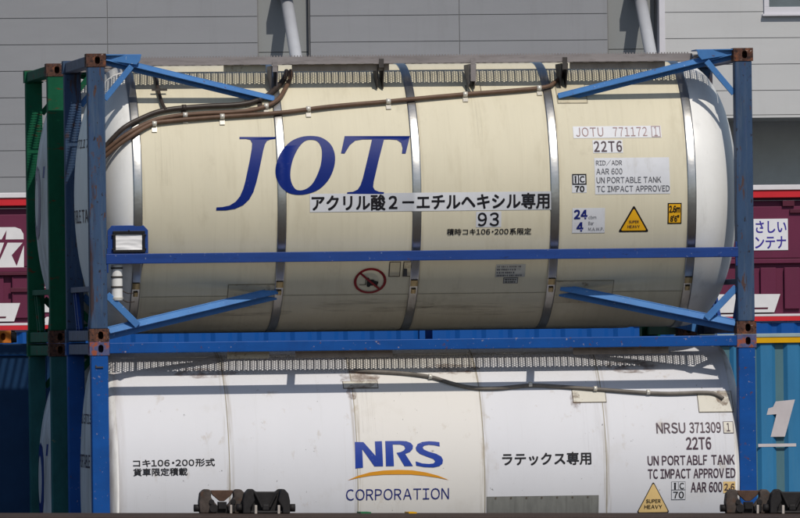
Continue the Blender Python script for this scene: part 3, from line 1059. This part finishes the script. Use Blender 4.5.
# dark blue container at the left edge, behind the green stack
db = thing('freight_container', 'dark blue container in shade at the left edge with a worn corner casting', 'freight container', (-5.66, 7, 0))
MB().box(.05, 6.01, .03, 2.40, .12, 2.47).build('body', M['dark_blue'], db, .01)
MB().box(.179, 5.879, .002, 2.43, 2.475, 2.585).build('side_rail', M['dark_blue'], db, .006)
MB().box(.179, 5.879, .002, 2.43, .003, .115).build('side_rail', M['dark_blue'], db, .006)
for sx, x0 in ((1, 0.0), (-1, LX)):
    for z0 in (.001, HZ - .119):
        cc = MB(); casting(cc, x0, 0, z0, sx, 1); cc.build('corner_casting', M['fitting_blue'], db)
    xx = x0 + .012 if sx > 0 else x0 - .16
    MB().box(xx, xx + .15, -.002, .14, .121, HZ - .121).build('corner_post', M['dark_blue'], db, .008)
for z in (1.03, 1.66):
    MB().box(5.74, 5.875, -.03, .029, z, z + .08).build('latch', M['black_frame'], db, .006)
ob = thing('stacking_bracket', 'orange steel stacking bracket on top of the dark blue container at the left edge', 'bracket', (-.28, 7.02, HZ))
cc = MB(); casting(cc, 0, 0, .004, 1, 1); cc.build('bracket_block', M['orange'], ob)
MB().box(-.02, .20, .01, .15, -.0005, .004).build('base_plate', M['black_frame'], ob)
MB().box(.179, .235, .02, .14, .005, .105).box(.19, .222, .04, .12, .105, .128).build('lock_handle', M['black_frame'], ob, .006)

# ------------------------------------------------------------------ the two green framed tank containers
gt, lcap = tank_container('green framed tank container stacked on the teal framed one, behind the cream tank', (-.11, 2.80, HZ - .008),
                          M['green'], M['green'], M['green'], M['fitting'], M['fitting'], M['white_clad'], M['cap_dirty'],
                          False, True, False, [], M['plate_white'], GROUP, end_m=M['green'])
cap_text('JOT', -1.0, 1.02, ZC - .30, ZC + .35, M['ink_navy'], lcap, .02)
g2 = copy_tree(gt)
g2.location = (-.11, 2.80, -.008)
g2['label'] = 'teal framed tank container under the green framed one, behind the white tank'
for ch in list(g2.children):
    if ch.name.startswith('corner_post'):
        ch.data = ch.data.copy()
        ch.data.materials[0] = M['teal']

# ------------------------------------------------------------------ cream tank container (upper)
A, capA = tank_container('cream tank container in faded blue frame with big slanted navy letters, above the white tank',
                         (0, 0, HZ), M['blue_faded'], M['blue_rail'], M['blue_brace'], M['fitting'], M['fitting'], M['cream'], M['cap_white'],
                         False, True, True, [], M['plate_cream'], GROUP)
wrect(.5, 5.44, -47.1, -47.4, M['seam_faint'], A, 'cladding_seam', .002, False)
# big lettering, its outline in (along the tank, round the tank) metres
gJ = [(1.389,0.558),(1.717,0.554),(1.713,0.535),(1.668,0.529),(1.636,0.516),(1.616,0.482),(1.597,0.421),(1.55,0.224),(1.524,0.127),(1.496,0.042),(1.457,-0.025),(1.402,-0.076),(1.329,-0.108),(1.245,-0.121),(1.157,-0.121),(1.16,-0.093),(1.214,-0.091),(1.279,-0.078),(1.334,-0.044),(1.374,0.004),(1.403,0.068),(1.423,0.133),(1.471,0.332),(1.494,0.44),(1.5,0.495),(1.486,0.527),(1.447,0.537),(1.388,0.537)]
gO = [(2.035,0.561),(2.126,0.546),(2.201,0.489),(2.238,0.41),(2.244,0.324),(2.223,0.231),(2.173,0.137),(2.093,0.061),(2.001,0.023),(1.91,0.011),(1.819,0.027),(1.749,0.078),(1.71,0.15),(1.699,0.231),(1.718,0.319),(1.767,0.419),(1.849,0.506),(1.943,0.55)]
gI = [(2.038,0.522),(2.092,0.506),(2.123,0.448),(2.127,0.379),(2.112,0.283),(2.078,0.192),(2.034,0.114),(1.981,0.068),(1.923,0.051),(1.877,0.063),(1.844,0.116),(1.833,0.186),(1.844,0.273),(1.876,0.368),(1.925,0.455),(1.98,0.51)]
gT = [(2.343,0.556),(2.936,0.55),(2.887,0.379),(2.853,0.379),(2.861,0.434),(2.851,0.484),(2.816,0.512),(2.751,0.518),(2.698,0.518),(2.635,0.305),(2.587,0.121),(2.581,0.074),(2.596,0.047),(2.632,0.032),(2.679,0.027),(2.676,0.011),(2.342,0.015),(2.345,0.03),(2.398,0.034),(2.44,0.053),(2.466,0.091),(2.489,0.154),(2.546,0.36),(2.589,0.52),(2.503,0.52),(2.437,0.51),(2.385,0.467),(2.333,0.385),(2.3,0.387)]
for q in (poly_flat(gJ), poly_flat(smooth(gO), smooth(gI)), poly_flat(gT)):
    wrap([q], 'letter', M['jot_blue'], A, .004)
s = wrect(2.006, 4.196, .9, -6.9, M['decal_white'], A, 'sticker', .003)
wtext('アクリル酸２－エチルヘキシル専用', 2.025, 4.18, .2, -6.3, M['ink_black'], s, .016)
s = wrect(3.515, 3.745, -7.4, -14.2, M['decal_white'], A, 'sticker', .002)
wtext('9', 3.532, 3.612, -7.9, -13.6, M['ink_black'], s, .008)
wtext('3', 3.640, 3.722, -7.9, -13.6, M['ink_black'], s, .008)
wtext('積時コキ106・200系限定', 3.252, 4.019, -14.7, -17.5, M['ink_black'], A, .012, .004)
s = wrect(4.425, 5.23, 29.9, 24.2, M['decal_white'], A, 'sticker')
wtext('JOTU', 4.45, 4.70, 29.3, 24.9, M['ink_faint'], s, 0, space=1.1)
wtext('771172', 4.79, 5.10, 29.3, 24.9, M['ink_faint'], s, 0, space=1.1)
wtext('1', 5.165, 5.195, 29.3, 24.9, M['ink_faint'], s, 0)
b0, b1 = D(24.4), D(29.7)
wrap([poly_flat([(5.14, b0), (5.222, b0), (5.222, b1), (5.14, b1)], [(5.146, b0 + .006), (5.216, b0 + .006), (5.216, b1 - .006), (5.146, b1 - .006)])],
     'check_digit_box', M['ink_faint'], s, .006)
s = wrect(4.595, 4.868, 23.2, 17.3, M['decal_white'], A, 'sticker')
wtext('22T6', 4.606, 4.858, 22.6, 17.8, M['ink_purple'], s, .012, space=1.15)
s = wrect(4.60, 5.285, 15.1, -.6, M['decal_white'], A, 'sticker')
for k, (body, xe) in enumerate((('RID/ADR', 4.852), ('AAR 600', 4.852), ('UN PORTABLE TANK', 5.205), ('TC IMPACT APPROVED', 5.28))):
    tt = 14.2 - k * 3.75
    wtext(body, 4.615, xe, tt, tt - 2.55, M['ink_grey'], s, .004)
s = wrect(4.390, 4.523, 8.2, .2, M['decal_white'], A, 'sticker')
wrap([poly_flat([(4.393, D(3.6)), (4.523, D(3.6)), (4.523, D(8.2)), (4.393, D(8.2))],
                [(4.403, D(4.1)), (4.446, D(4.1)), (4.446, D(7.7)), (4.403, D(7.7))],
                [(4.455, D(4.1)), (4.513, D(4.1)), (4.513, D(7.7)), (4.455, D(7.7))])], 'mark_outline', M['ink_black'], s, .006)
wtext('i', 4.417, 4.430, 7.2, 4.5, M['ink_black'], s, .03)
wtext('C', 4.463, 4.505, 7.2, 4.6, M['ink_black'], s, .02)
wtext('70', 4.418, 4.500, 3.0, .6, M['ink_black'], s, .03)
s = wrect(4.392, 4.69, -6.4, -17.2, M['decal_white'], A, 'sticker')
wtext('24', 4.41, 4.525, -7.2, -10.9, M['ink_navy'], s, .03)
wtext('4', 4.435, 4.49, -12.6, -16.3, M['ink_navy'], s, .03)
wtext('cbm', 4.54, 4.61, -9.6, -11.1, M['ink_grey'], s)
wtext('Bar', 4.54, 4.59, -12.2, -13.7, M['ink_grey'], s)
wtext('M.A.W.P.', 4.54, 4.68, -14.8, -16.2, M['ink_grey'], s)


def triangle(x0, x1, ttop, tbot, fill, parent, txt, tm, edge=.014):
    a, b, xm = D(tbot), D(ttop), (x0 + x1) / 2
    cut = .06

    def tri(i):
        pts = [(x0 + i * 1.7, a + i), (x1 - i * 1.7, a + i), (xm, b - i * 2.1)]
        out = []
        for k in range(3):
            p, q, r = Vector(pts[k - 1]), Vector(pts[k]), Vector(pts[(k + 1) % 3])
            out += [tuple(q + (p - q) * cut), tuple(q + (p - q) * cut * .3 + (r - q) * cut * .3), tuple(q + (r - q) * cut)]
        return out
    s_ = wrap([poly_flat(tri(0))], 'warning_triangle', M['ink_black'], parent, .003)
    wrap([poly_flat(tri(edge))], 'triangle_face', fill, s_, .006)
    h = b - a
    for k, body in enumerate(('SUPER', 'HEAVY')):
        wd = (x1 - x0) * (.19 + .04 * k) * txt
        y1_ = a + h * (.44 - .18 * k) * 1
        wrap([text_flat(body, xm - wd, xm + wd, y1_ - h * .105 * txt ** .5, y1_, .012)], 'lettering', tm, s_, .009)
    return s_


triangle(4.812, 5.094, -5.3, -17.0, M['yellow'], A, .85, M['ink_purple'])
s = wrect(5.262, 5.390, -4.6, -13.6, M['ink_black'], A, 'height_sticker')
wrect(5.272, 5.380, -5.1, -13.1, M['yellow'], s, 'sticker_face', .006)
wtext('2.6m', 5.277, 5.374, -5.8, -8.6, M['ink_black'], s, .02, .009)
wtext("8'6\"", 5.288, 5.366, -9.8, -12.5, M['ink_black'], s, .02, .009)
# no forklift sign
cx_, cs_ = 2.576, D(-39.4)
s = wrap([poly_flat(circle(cx_, cs_, .148, 48), circle(cx_, cs_, .124, 48))], 'forklift_sign', M['red_sign'], A, .006)
wrap([poly_flat([(cx_ - .096, cs_ + .082), (cx_ - .082, cs_ + .096), (cx_ + .096, cs_ - .082), (cx_ + .082, cs_ - .096)])], 'sign_slash', M['red_sign'], s, .009)
fk = [[(-.095, -.045), (-.042, -.045), (-.042, -.038), (-.095, -.038)], [(-.042, -.045), (-.035, -.045), (-.035, .05), (-.042, .05)],
      [(-.028, -.05), (.06, -.05), (.075, -.03), (.075, -.005), (.04, .005), (.03, .02), (-.005, .02), (-.012, .04), (-.028, .045)],
      circle(-.01, -.052, .016, 14), circle(.055, -.052, .016, 14)]
wrap([poly_flat([(cx_ + a, cs_ + b) for a, b in q]) for q in fk], 'sign_symbol', M['ink_black'], s, .006)
s = wrect(3.715, 3.985, -31.4, -38.0, M['sticker_grey'], A, 'sticker', .003)
rows = []
for k, n_ in enumerate((14, 10, 9, 15)):                # print too fine to read
    x = 3.727
    for q in range(n_):
        wd = random.choice((.006, .008, .010))
        rows.append(rect(x, x + wd, D(-33.0 - 1.5 * k), D(-32.2 - 1.5 * k)))
        x += wd + random.choice((.006, .006, .014))
wrap(rows, 'fine_print', M['ink_grey'], s, .006)
s = wrect(3.79, 3.925, -38.3, -41.6, M['ink_grey'], A, 'sticker')
wrect(3.797, 3.918, -38.6, -41.3, M['sticker_grey'], s, 'sticker_face', .005)
rows = []
for k in range(2):
    x = 3.805
    while x < 3.905:
        rows.append(rect(x, x + .009, D(-39.7 - 1.3 * k), D(-38.9 - 1.3 * k)))
        x += random.choice((.013, .016))
wrap(rows, 'fine_print', M['ink_black'], s, .007)
# little access covers just under the side rail
for (xa, xb) in ((2.74, 2.845), (2.868, 2.985)):
    so = wrect(xa, xb, -29.5, -37.2, M['seam'], A, 'access_cover', .003, False)
    wrect(xa + .008, xb - .008, -29.8, -36.7, M['plate_cream'], so, 'cover_face', .006, False)
MB().box(2.868, 2.90, .16, .20, .56, .63).build('cover_catch', M['dark_metal'], A, .005)

for (xa, xb, ta, tb_) in ((2.05, 3.2, -50, -60), (3.0, 4.2, -54, -64), (.6, 1.9, -54, -64)):
    wrap([poly_flat([(xa + (xb - xa) * (.5 + .5 * math.cos(2 * math.pi * k / 28)), D((ta + tb_) / 2) + D((ta - tb_) / 2) * math.sin(2 * math.pi * k / 28)) for k in range(28)])],
         'grime_smear', M['smear'], A, .0015, False)
for (bx0, ta, tb_, wd) in ((3.56, 48, 20, .10), (1.62, 41, 15, .18), (.70, 34, 5, .14), (2.3, -20, -50, .05)):
    wrect(bx0 - wd * .6, bx0 + wd * .6, ta, tb_, M['drip'], A, 'drip_stain', .0015, False)
# hoses along the top of the tank
hT = [(.188, 22.8), (.331, 29.9), (.501, 34.9), (.715, 39.2), (1.054, 41.2), (1.418, 42.2), (1.624, 45.7), (1.775, 53.0), (1.855, 60.0), (1.89, 66.5)]
hM = [(.186, 20.9), (.355, 27.0), (.589, 33.3), (.774, 35.8), (1.047, 37.3), (1.411, 38.2), (1.615, 40.3), (1.768, 45.0), (1.869, 54.5), (1.915, 61.0), (1.93, 66.8)]
hL = [(.184, 18.7), (.352, 24.6), (.587, 31.8), (.77, 33.7), (1.226, 35.6), (1.773, 37.4), (2.233, 40.5), (2.766, 43.1), (3.061, 44.8), (3.476, 47.0), (4.161, 50.6), (4.319, 54.9), (4.40, 61.5), (4.425, 66.5)]
for pts, r, m_, clips in ((hT, .023, 'hose_black', [(.905, 40.6), (1.60, 45.0)]), (hM, .020, 'hose_brown', [(.909, 36.6), (1.651, 41.1)]),
                          (hL, .019, 'hose_brown', [(.624, 32.4), (1.243, 35.7), (2.031, 39.3), (2.766, 43.1), (3.475, 47.0), (4.16, 50.6)])):
    pp = [on_tank(x, a, .034) for x, a in pts]
    pp = [(.075, .19, pp[0][2] - .12), (.165, pp[0][1] + .09, pp[0][2] - .03)] + pp[1:]
    ho = MB().tube(pp, r, 12, 6).build('hose', M[m_], A)
    for (x, a) in clips:
        k = MB()
        p0, p1 = on_tank(x - .02, a, .034), on_tank(x + .02, a, .034)
        k.tube([p0, p1], r + .006, 12, 1)
        q0 = on_tank(x, a - 1.0, .010); q1 = on_tank(x, a - 3.4, .010)
        k.beam(q0, q1, .045, .008)
        k.build('hose_clip', M['hose_black'] if m_ == 'hose_black' else M['clip'], ho)
MB().tube([on_tank(.690, 68, .03), on_tank(.690, 58, .03), on_tank(.694, 50, .03), on_tank(.712, 43, .035), on_tank(.735, 39.0, .05)], .017, 10, 5).build('drain_hose', M['hose_black'], A)
MB().beam(on_tank(.63, 50.8, .05), on_tank(.77, 50.8, .05), .02, .012).build('hose_bar', M['dark_metal'], A)
# document holder, canister, end shield
dh = MB().prism([(.176, .792), (.541, .792), (.541, 1.00), (.50, 1.045), (.215, 1.045), (.176, 1.00)], 'y', .025, .045).build('document_holder', M['blue_rail'], A, .003)
fo = MB()
for (a, b, c_, d) in ((.222, .512, .965, .995), (.222, .512, .80, .825), (.222, .247, .826, .964), (.487, .512, .826, .964)):
    fo.box(a, b, .004, .024, c_, d)
for (a, c_) in ((.212, .95), (.212, .825), (.508, .95), (.508, .825), (.36, .99), (.36, .803)):
    fo.box(a, a + .014, .0, .02, c_, c_ + .014)
fo.build('holder_frame', M['black_frame'], dh, .003)
pv, pf = [], []
nx_, nz_ = 18, 14
for j in range(nz_ + 1):
    for i in range(nx_ + 1):
        xx, zz = .248 + .238 * i / nx_, .826 + .138 * j / nz_
        pv.append((xx, .017 + .007 * noise.noise(Vector((xx * 9, 3, zz * 42))), zz))
for j in range(nz_):
    for i in range(nx_):
        a = j * (nx_ + 1) + i
        pf.append((a, a + 1, a + nx_ + 2, a + nx_ + 1))
MB().add(pv, pf, True).build('document_paper', M['paper'], dh)


def vcyl(mb, x, y, z0, z1, r, n=24):
    pr = [(z0, .001), (z0, r), (z1, r), (z1, .001)]
    vs, fs = [], []
    for z, rr in pr:
        for k in range(n):
            a = 2 * math.pi * k / n
            vs.append((x + rr * math.cos(a), y + rr * math.sin(a), z))
    for i in range(3):
        for k in range(n):
            k2 = (k + 1) % n
            fs.append((i * n + k, i * n + k2, (i + 1) * n + k2, (i + 1) * n + k))
    return mb.add(vs, fs, False)


ca = vcyl(MB(), .262, .10, .375, .69, .050).build('document_canister', M['cap_white'], A)
for z in (.385, .485, .575, .655):
    vcyl(MB(), .262, .10, z, z + .016, .0545).build('canister_ring', M['dark_metal'] if z > .4 else M['clip'], ca)
for z in (.44, .36):
    MB().tube([(.31, .10, z + .02), (.36, .12, z - .005), (.43, on_tank(.43, -38)[1] - .02, z)], .005, 6, 4).build('canister_wire', M['hose_black'], A)
es = MB().prism([(.15, 1.02), (.62, 1.25), (.62, 1.80), (.15, 1.80)], 'x', .062, .07).build('end_shield', M['cap_white'], A)
cap_text('JOTU 771172', -.9, .70, 1.76, 1.84, M['ink_purple'], capA, .01)
cap_text('UN PORTABLE TANK', -.9, .85, 1.08, 1.2, M['ink_purple'], capA, .01)

# ------------------------------------------------------------------ white tank container (lower)
B, capB = tank_container('white tank container in bright blue frame with gold swoosh logo, under the cream tank',
                         (0, 0, 0), M['blue_bright'], M['blue_bright'], M['blue_bright'], M['fitting_blue'], M['fitting'], M['white_clad'], M['cap_dirty'],
                         True, True, False, [1.251, 2.41, 3.563, 4.675], M['plate_white'], GROUP, ends=(.25, .19, 2.6, 5.85, .17))
ENDX = (5.85, .17, 2.6)
gN = [(2.393,0.377),(2.471,0.374),(2.576,0.245),(2.575,0.379),(2.639,0.381),(2.641,0.15),(2.562,0.15),(2.457,0.309),(2.459,0.14),(2.389,0.133)]
gR = [(2.669,0.381),(2.806,0.381),(2.861,0.377),(2.901,0.36),(2.92,0.334),(2.915,0.305),(2.89,0.277),(2.845,0.26),(2.912,0.148),(2.835,0.148),(2.767,0.271),(2.805,0.277),(2.835,0.292),(2.848,0.313),(2.837,0.336),(2.804,0.347),(2.736,0.349),(2.74,0.15),(2.667,0.15)]
gS = [(3.161,0.364),(3.162,0.324),(3.112,0.336),(3.064,0.341),(3.023,0.334),(3.006,0.319),(3.016,0.298),(3.055,0.279),(3.129,0.256),(3.172,0.231),(3.187,0.199),(3.181,0.167),(3.153,0.144),(3.1,0.133),(3.016,0.137),(2.941,0.152),(2.938,0.19),(2.996,0.171),(3.057,0.165),(3.099,0.169),(3.116,0.188),(3.1,0.209),(3.039,0.233),(2.979,0.258),(2.948,0.288),(2.943,0.315),(2.962,0.349),(3.004,0.368),(3.066,0.374),(3.12,0.37)]
gW = [(2.316,0.027),(2.412,0.068),(2.522,0.097),(2.646,0.112),(2.776,0.116),(2.905,0.11),(3.028,0.089),(3.137,0.059),(3.239,0.017),(3.137,0.04),(3.014,0.059),(2.891,0.072),(2.775,0.074),(2.645,0.074),(2.522,0.066),(2.412,0.049)]
for q in (poly_flat(gN), poly_flat(gR), poly_flat(gS)):
    wrap([q], 'letter', M['nrs_blue'], B, .004, False)
wrap([poly_flat(gW)], 'logo_swoosh', M['nrs_gold'], B, .004, False)
wtext('CORPORATION', 2.301, 3.236, -2.5, -7.3, M['ink_navy'], B, -.012, .004, False)
wtext('コキ106・200形式', .381, 1.118, 11.4, 8.2, M['ink_black'], B, .012, .004, False)
wtext('貨車限定積載', .381, .868, 7.6, 4.4, M['ink_black'], B, .012, .004, False)
wtext('ラテックス専用', 3.728, 4.535, 12.0, 6.7, M['ink_black'], B, .014, .004, False)
wtext('NRSU', 5.147, 5.41, 24.6, 19.8, M['ink_purple'], B, .010, .004, False)
wtext('371309', 5.45, 5.735, 24.6, 19.8, M['ink_purple'], B, .010, .004, False)
s = wrect(5.757, 5.852, 24.9, 19.4, M['ink_purple'], B, 'check_digit', .003, False)
wrect(5.763, 5.846, 24.6, 19.7, M['plate_white'], s, 'sticker_face', .005, False)
wtext('1', 5.79, 5.818, 24.0, 20.3, M['ink_purple'], s, .012, .007, False)
wtext('22T6', 5.411, 5.636, 17.8, 12.5, M['ink_purple'], B, .014, .004, False)
wtext('UN PORT', 5.052, 5.395, 9.9, 5.9, M['ink_purple'], B, .012, .004, False)
wtext('ABLF', 5.408, 5.595, 9.9, 5.9, M['ink_purple'], B, .012, .004, False)
wtext('TANK', 5.635, 5.845, 9.9, 5.9, M['ink_purple'], B, .012, .004, False)
wtext('TC IMPACT APPROV', 5.052, 5.745, 4.2, .2, M['ink_purple'], B, .012, .004, False)
wtext('ED', 5.765, 5.850, 4.2, .2, M['ink_purple'], B, .012, .004, False)
s = wrect(5.262, 5.392, -1.2, -9.0, M['ink_grey'], B, 'mark_sticker', .003, False)
wrect(5.266, 5.324, -1.4, -4.6, M['decal_white'], s, 'sticker_face', .005, False)
wrect(5.329, 5.388, -1.4, -4.6, M['decal_white'], s, 'sticker_face', .005, False)
wrect(5.266, 5.388, -5.0, -8.8, M['decal_white'], s, 'sticker_face', .005, False)
wtext('i', 5.288, 5.304, -1.8, -4.4, M['ink_black'], s, .03, .007, False)
wtext('C', 5.338, 5.378, -1.8, -4.4, M['ink_black'], s, .015, .007, False)
wtext('70', 5.28, 5.375, -5.5, -8.3, M['ink_black'], s, .015, .007, False)
wtext('AAR 600', 5.443, 5.727, -1.6, -5.8, M['ink_purple'], B, .012, .004, False)
s = wrect(5.737, 5.848, -1.5, -6.4, M['yellow_faded'], B, 'height_sticker', .003, False)
wtext('2,6', 5.748, 5.838, -2.4, -5.6, M['ink_purple'], s, .012, .006, False)
triangle(4.946, 5.25, -.9, -14.6, M['yellow_faded'], B, 1.15, M['ink_black'], .007)
s = wrect(3.578, 4.60, -6.5, -16.5, M['bare'], B, 'patch_plate', .003, False)
def blob(cx, cs, rx, rs, n=26):
    return [(cx + rx * (math.cos(2 * math.pi * k / n) * random.uniform(.75, 1.05)), cs + rs * (math.sin(2 * math.pi * k / n) * random.uniform(.75, 1.05))) for k in range(n)]


for (bx0, bd_, rx, rs) in ((2.49, 50.5, .21, .13), (2.40, 42.5, .05, .10), (4.43, 36, .05, .13), (5.78, 37, .07, .10), (3.35, 57, .25, .10), (5.0, 57, .3, .12), (1.1, 56, .3, .10)):
    wrap([poly_flat(blob(bx0, D(bd_), rx, rs))], 'rust_stain', M['rust_stain'], B, .0065, False)
for (bx0, ta, tb_, wd) in ((4.55, 35, 12, .14), (5.70, 29, 8, .12), (2.5, 44, 22, .15), (3.56, 40, 12, .05)):
    wrect(bx0 - wd * .6, bx0 + wd * .6, ta, tb_, M['drip'], B, 'drip_stain', .0015, False)
rv = []
for k in range(7):
    rv.append(poly_flat(circle(3.66 + k * .14, D(-7.2), .009, 10)))
wrap(rv, 'rivet', M['seam'], s, .006, False)
for (px0, px1, ta, tb_) in ((4.412, 4.708, 42.1, 35.3), (5.552, 5.86, 40.1, 29.6), (2.335, 2.644, 48.8, 44.8)):
    s = wrect(px0 - .006, px1 + .006, ta + .3, tb_ - .35, M['seam'], B, 'pad_seam', .0025, False)
    wrect(px0, px1, ta, tb_, M['plate_white'], s, 'weld_pad', .0055, False)
hB = [(2.45, 55.5), (2.521, 54.8), (2.864, 53.0), (3.131, 50.2), (3.33, 45.8), (3.52, 43.1), (3.753, 42.8), (4.033, 44.2), (4.305, 43.2), (4.666, 41.3), (5.21, 38.7), (5.60, 38.9), (5.713, 38.0), (5.78, 35.6)]
ho = MB().tube([on_tank(x, a, .022) for x, a in hB], .017, 12, 6).build('hose', M['hose_grey'], B)
for (x, a) in ((3.131, 50.0), (4.033, 44.4), (4.62, 41.5), (5.10, 39.2)):
    MB().tube([on_tank(x - .016, a, .03), on_tank(x + .016, a, .03)], .023, 12, 1).build('hose_clip', M['clip'], ho)
MB().box(.05, .12, -.006, .004, 2.36, 2.372).box(.05, .06, -.004, .004, 2.373, 2.385).build('post_hook', M['dark_metal'], B)
cap_text('NRSU 371309', -.9, .75, 1.85, 1.94, M['ink_purple'], capB, .01, .25, .19, 2.6)
cap_text('UN PORTABLE TANK', -.9, 1.0, 1.45, 1.57, M['ink_purple'], capB, .01, .25, .19, 2.6)

# ------------------------------------------------------------------ the flat wagon in front
wg = thing('flat_wagon', 'empty rusty flat railway wagon with black container locks in front of the white tank', 'wagon', (3.0, -4.2, 0), (0, .0143, 0))
X0, X1, DZ = -9.6, 10.8, 1.062
MB().box(X0, X1, -1.30, 1.30, DZ - .03, DZ).build('deck', M['wagon'], wg)
for y in (-1.32, 1.22):
    MB().prism([(X0, DZ - .03), (X1, DZ - .03), (X1, DZ - .20), (5.5, DZ - .42), (-4.5, DZ - .42), (X0, DZ - .20)], 'y', y, y + .10).build('side_sill', M['wagon'], wg)
for bx0 in (X0 + 2.2, X1 - 2.2):
    bo = MB().box(bx0 - 1.3, bx0 + 1.3, -.9, -.75, .45, .70).box(bx0 - 1.3, bx0 + 1.3, .75, .9, .45, .70).box(bx0 - .2, bx0 + .2, -.75, .75, .5, .85).build('bogie', M['lock_black'], wg, .02)
    for ax in (bx0 - .95, bx0 + .95):
        wb = MB()
        for y in (-.60, .47):
            n = 32
            vs = []
            for yy, r in ((y, .43), (y + .13, .43)):
                for k in range(n):
                    a = 2 * math.pi * k / n
                    vs.append((ax + r * math.cos(a), yy, .672 + r * math.sin(a)))
            wb.add(vs, [tuple(range(n)), tuple(range(n, 2 * n))[::-1]] + [(k, (k + 1) % n, (k + 1) % n + n, k + n) for k in range(n)])
        wb.tube([(ax, -.8, .672), (ax, .8, .672)], .08, 12, 1)
        wb.build('wheelset', M['wheel'], bo)


def lock_brown(x, y):
    """grey lug pair with a rusty V plate between them, on the far edge of the deck"""
    k = MB()
    ear = [(-.195, 0), (-.205, .10), (-.195, .19), (-.16, .225), (-.115, .225), (-.095, .20), (-.10, .15), (-.065, .10), (-.04, .07), (-.06, 0)]
    k.prism([(x + a, DZ + b * .93) for a, b in ear], 'y', y - .07, y + .05)
    k.prism([(x - a, DZ + b * .93) for a, b in ear], 'y', y - .07, y + .05)
    o = k.build('container_lock', M['lock_grey'], wg, .010)
    p = MB().prism([(x - .10, DZ + .20), (x + .10, DZ + .20), (x + .085, DZ + .16), (x + .02, DZ + .105), (x - .02, DZ + .105), (x - .085, DZ + .16)], 'y', y - .02, y + .02)
    p.build('lock_plate', M['lock_rust'], o, .006)
    q = MB()
    for s in (-1, 1):
        q.tube([(x + s * .08, y - .10, DZ + .045), (x + s * .08, y - .03, DZ + .045)], .035, 16, 1)
        q.tube([(x + s * .19, y - .02, DZ + .045), (x + s * .245, y - .02, DZ + .045)], .032, 16, 1)
        q.tube([(x + s * .095, y - .085, DZ + .10), (x + s * .095, y - .05, DZ + .10)], .022, 12, 1)
    q.box(x - .17, x + .17, y - .05, y + .04, DZ, DZ + .04)
    q.box(x - .035, x + .035, y - .08, y + .03, DZ + .04, DZ + .10)
    q.build('lock_pin', M['lock_black'], o)
    MB().box(x + .055, x + .075, y - .16, y - .14, DZ, DZ + .075).build('lock_peg', M['peg'], o, .004)


def lock_black(x, y):
    k = MB()
    out = [(-.205, 0), (-.205, .12), (-.19, .19), (-.155, .23), (-.11, .23), (-.085, .205), (.085, .205), (.11, .23), (.155, .23), (.19, .19), (.205, .12), (.205, 0)]
    k.prism([(x + a, DZ + b * .93) for a, b in out], 'y', y + .0, y + .03)
    for s in (-1, 1):
        k.prism([(x + s * a, DZ + b * .93) for a, b in [(.205, 0), (.205, .12), (.19, .19), (.155, .23), (.125, .23), (.10, .12), (.14, .05), (.14, 0)]], 'y', y - .10, y - .001)
        k.beam((x + s * .10, y - .03, DZ + .19), (x + s * .03, y - .03, DZ + .05), .02, .03)
    k.box(x - .14, x + .14, y - .08, y - .002, DZ, DZ + .025)
    k.box(x - .03, x + .03, y - .05, y - .002, DZ + .026, DZ + .08)
    o = k.build('container_lock', M['lock_black'], wg, .010)
    q = MB()
    for s in (-1, 1):
        q.tube([(x + s * .206, y - .03, DZ + .05), (x + s * .255, y - .03, DZ + .05)], .034, 16, 1)
    q.build('lock_pin', M['lock_black'], o)
    for s in (-.10, .10):
        MB().box(x + s - .011, x + s + .011, y - .16, y - .14, DZ, DZ + .075).build('lock_peg', M['peg'], o, .004)


for xw in (.825, 5.445):
    lock_brown(xw - 3.0, 1.10)
    lock_black(xw + .365 - 3.0, .95)
for xw in (-4.2, 9.8):
    lock_brown(xw - 3.0, 1.10)
    lock_black(xw + .365 - 3.0, .95)
MB().box(2.03 - 3, 2.12 - 3, 1.0, 1.3, DZ, DZ + .012).build('deck_mark', M['green_mark'], wg)
MB().box(2.45 - 3, 2.52 - 3, 1.0, 1.3, DZ, DZ + .012).build('deck_mark', M['yellow_stripe'], wg)
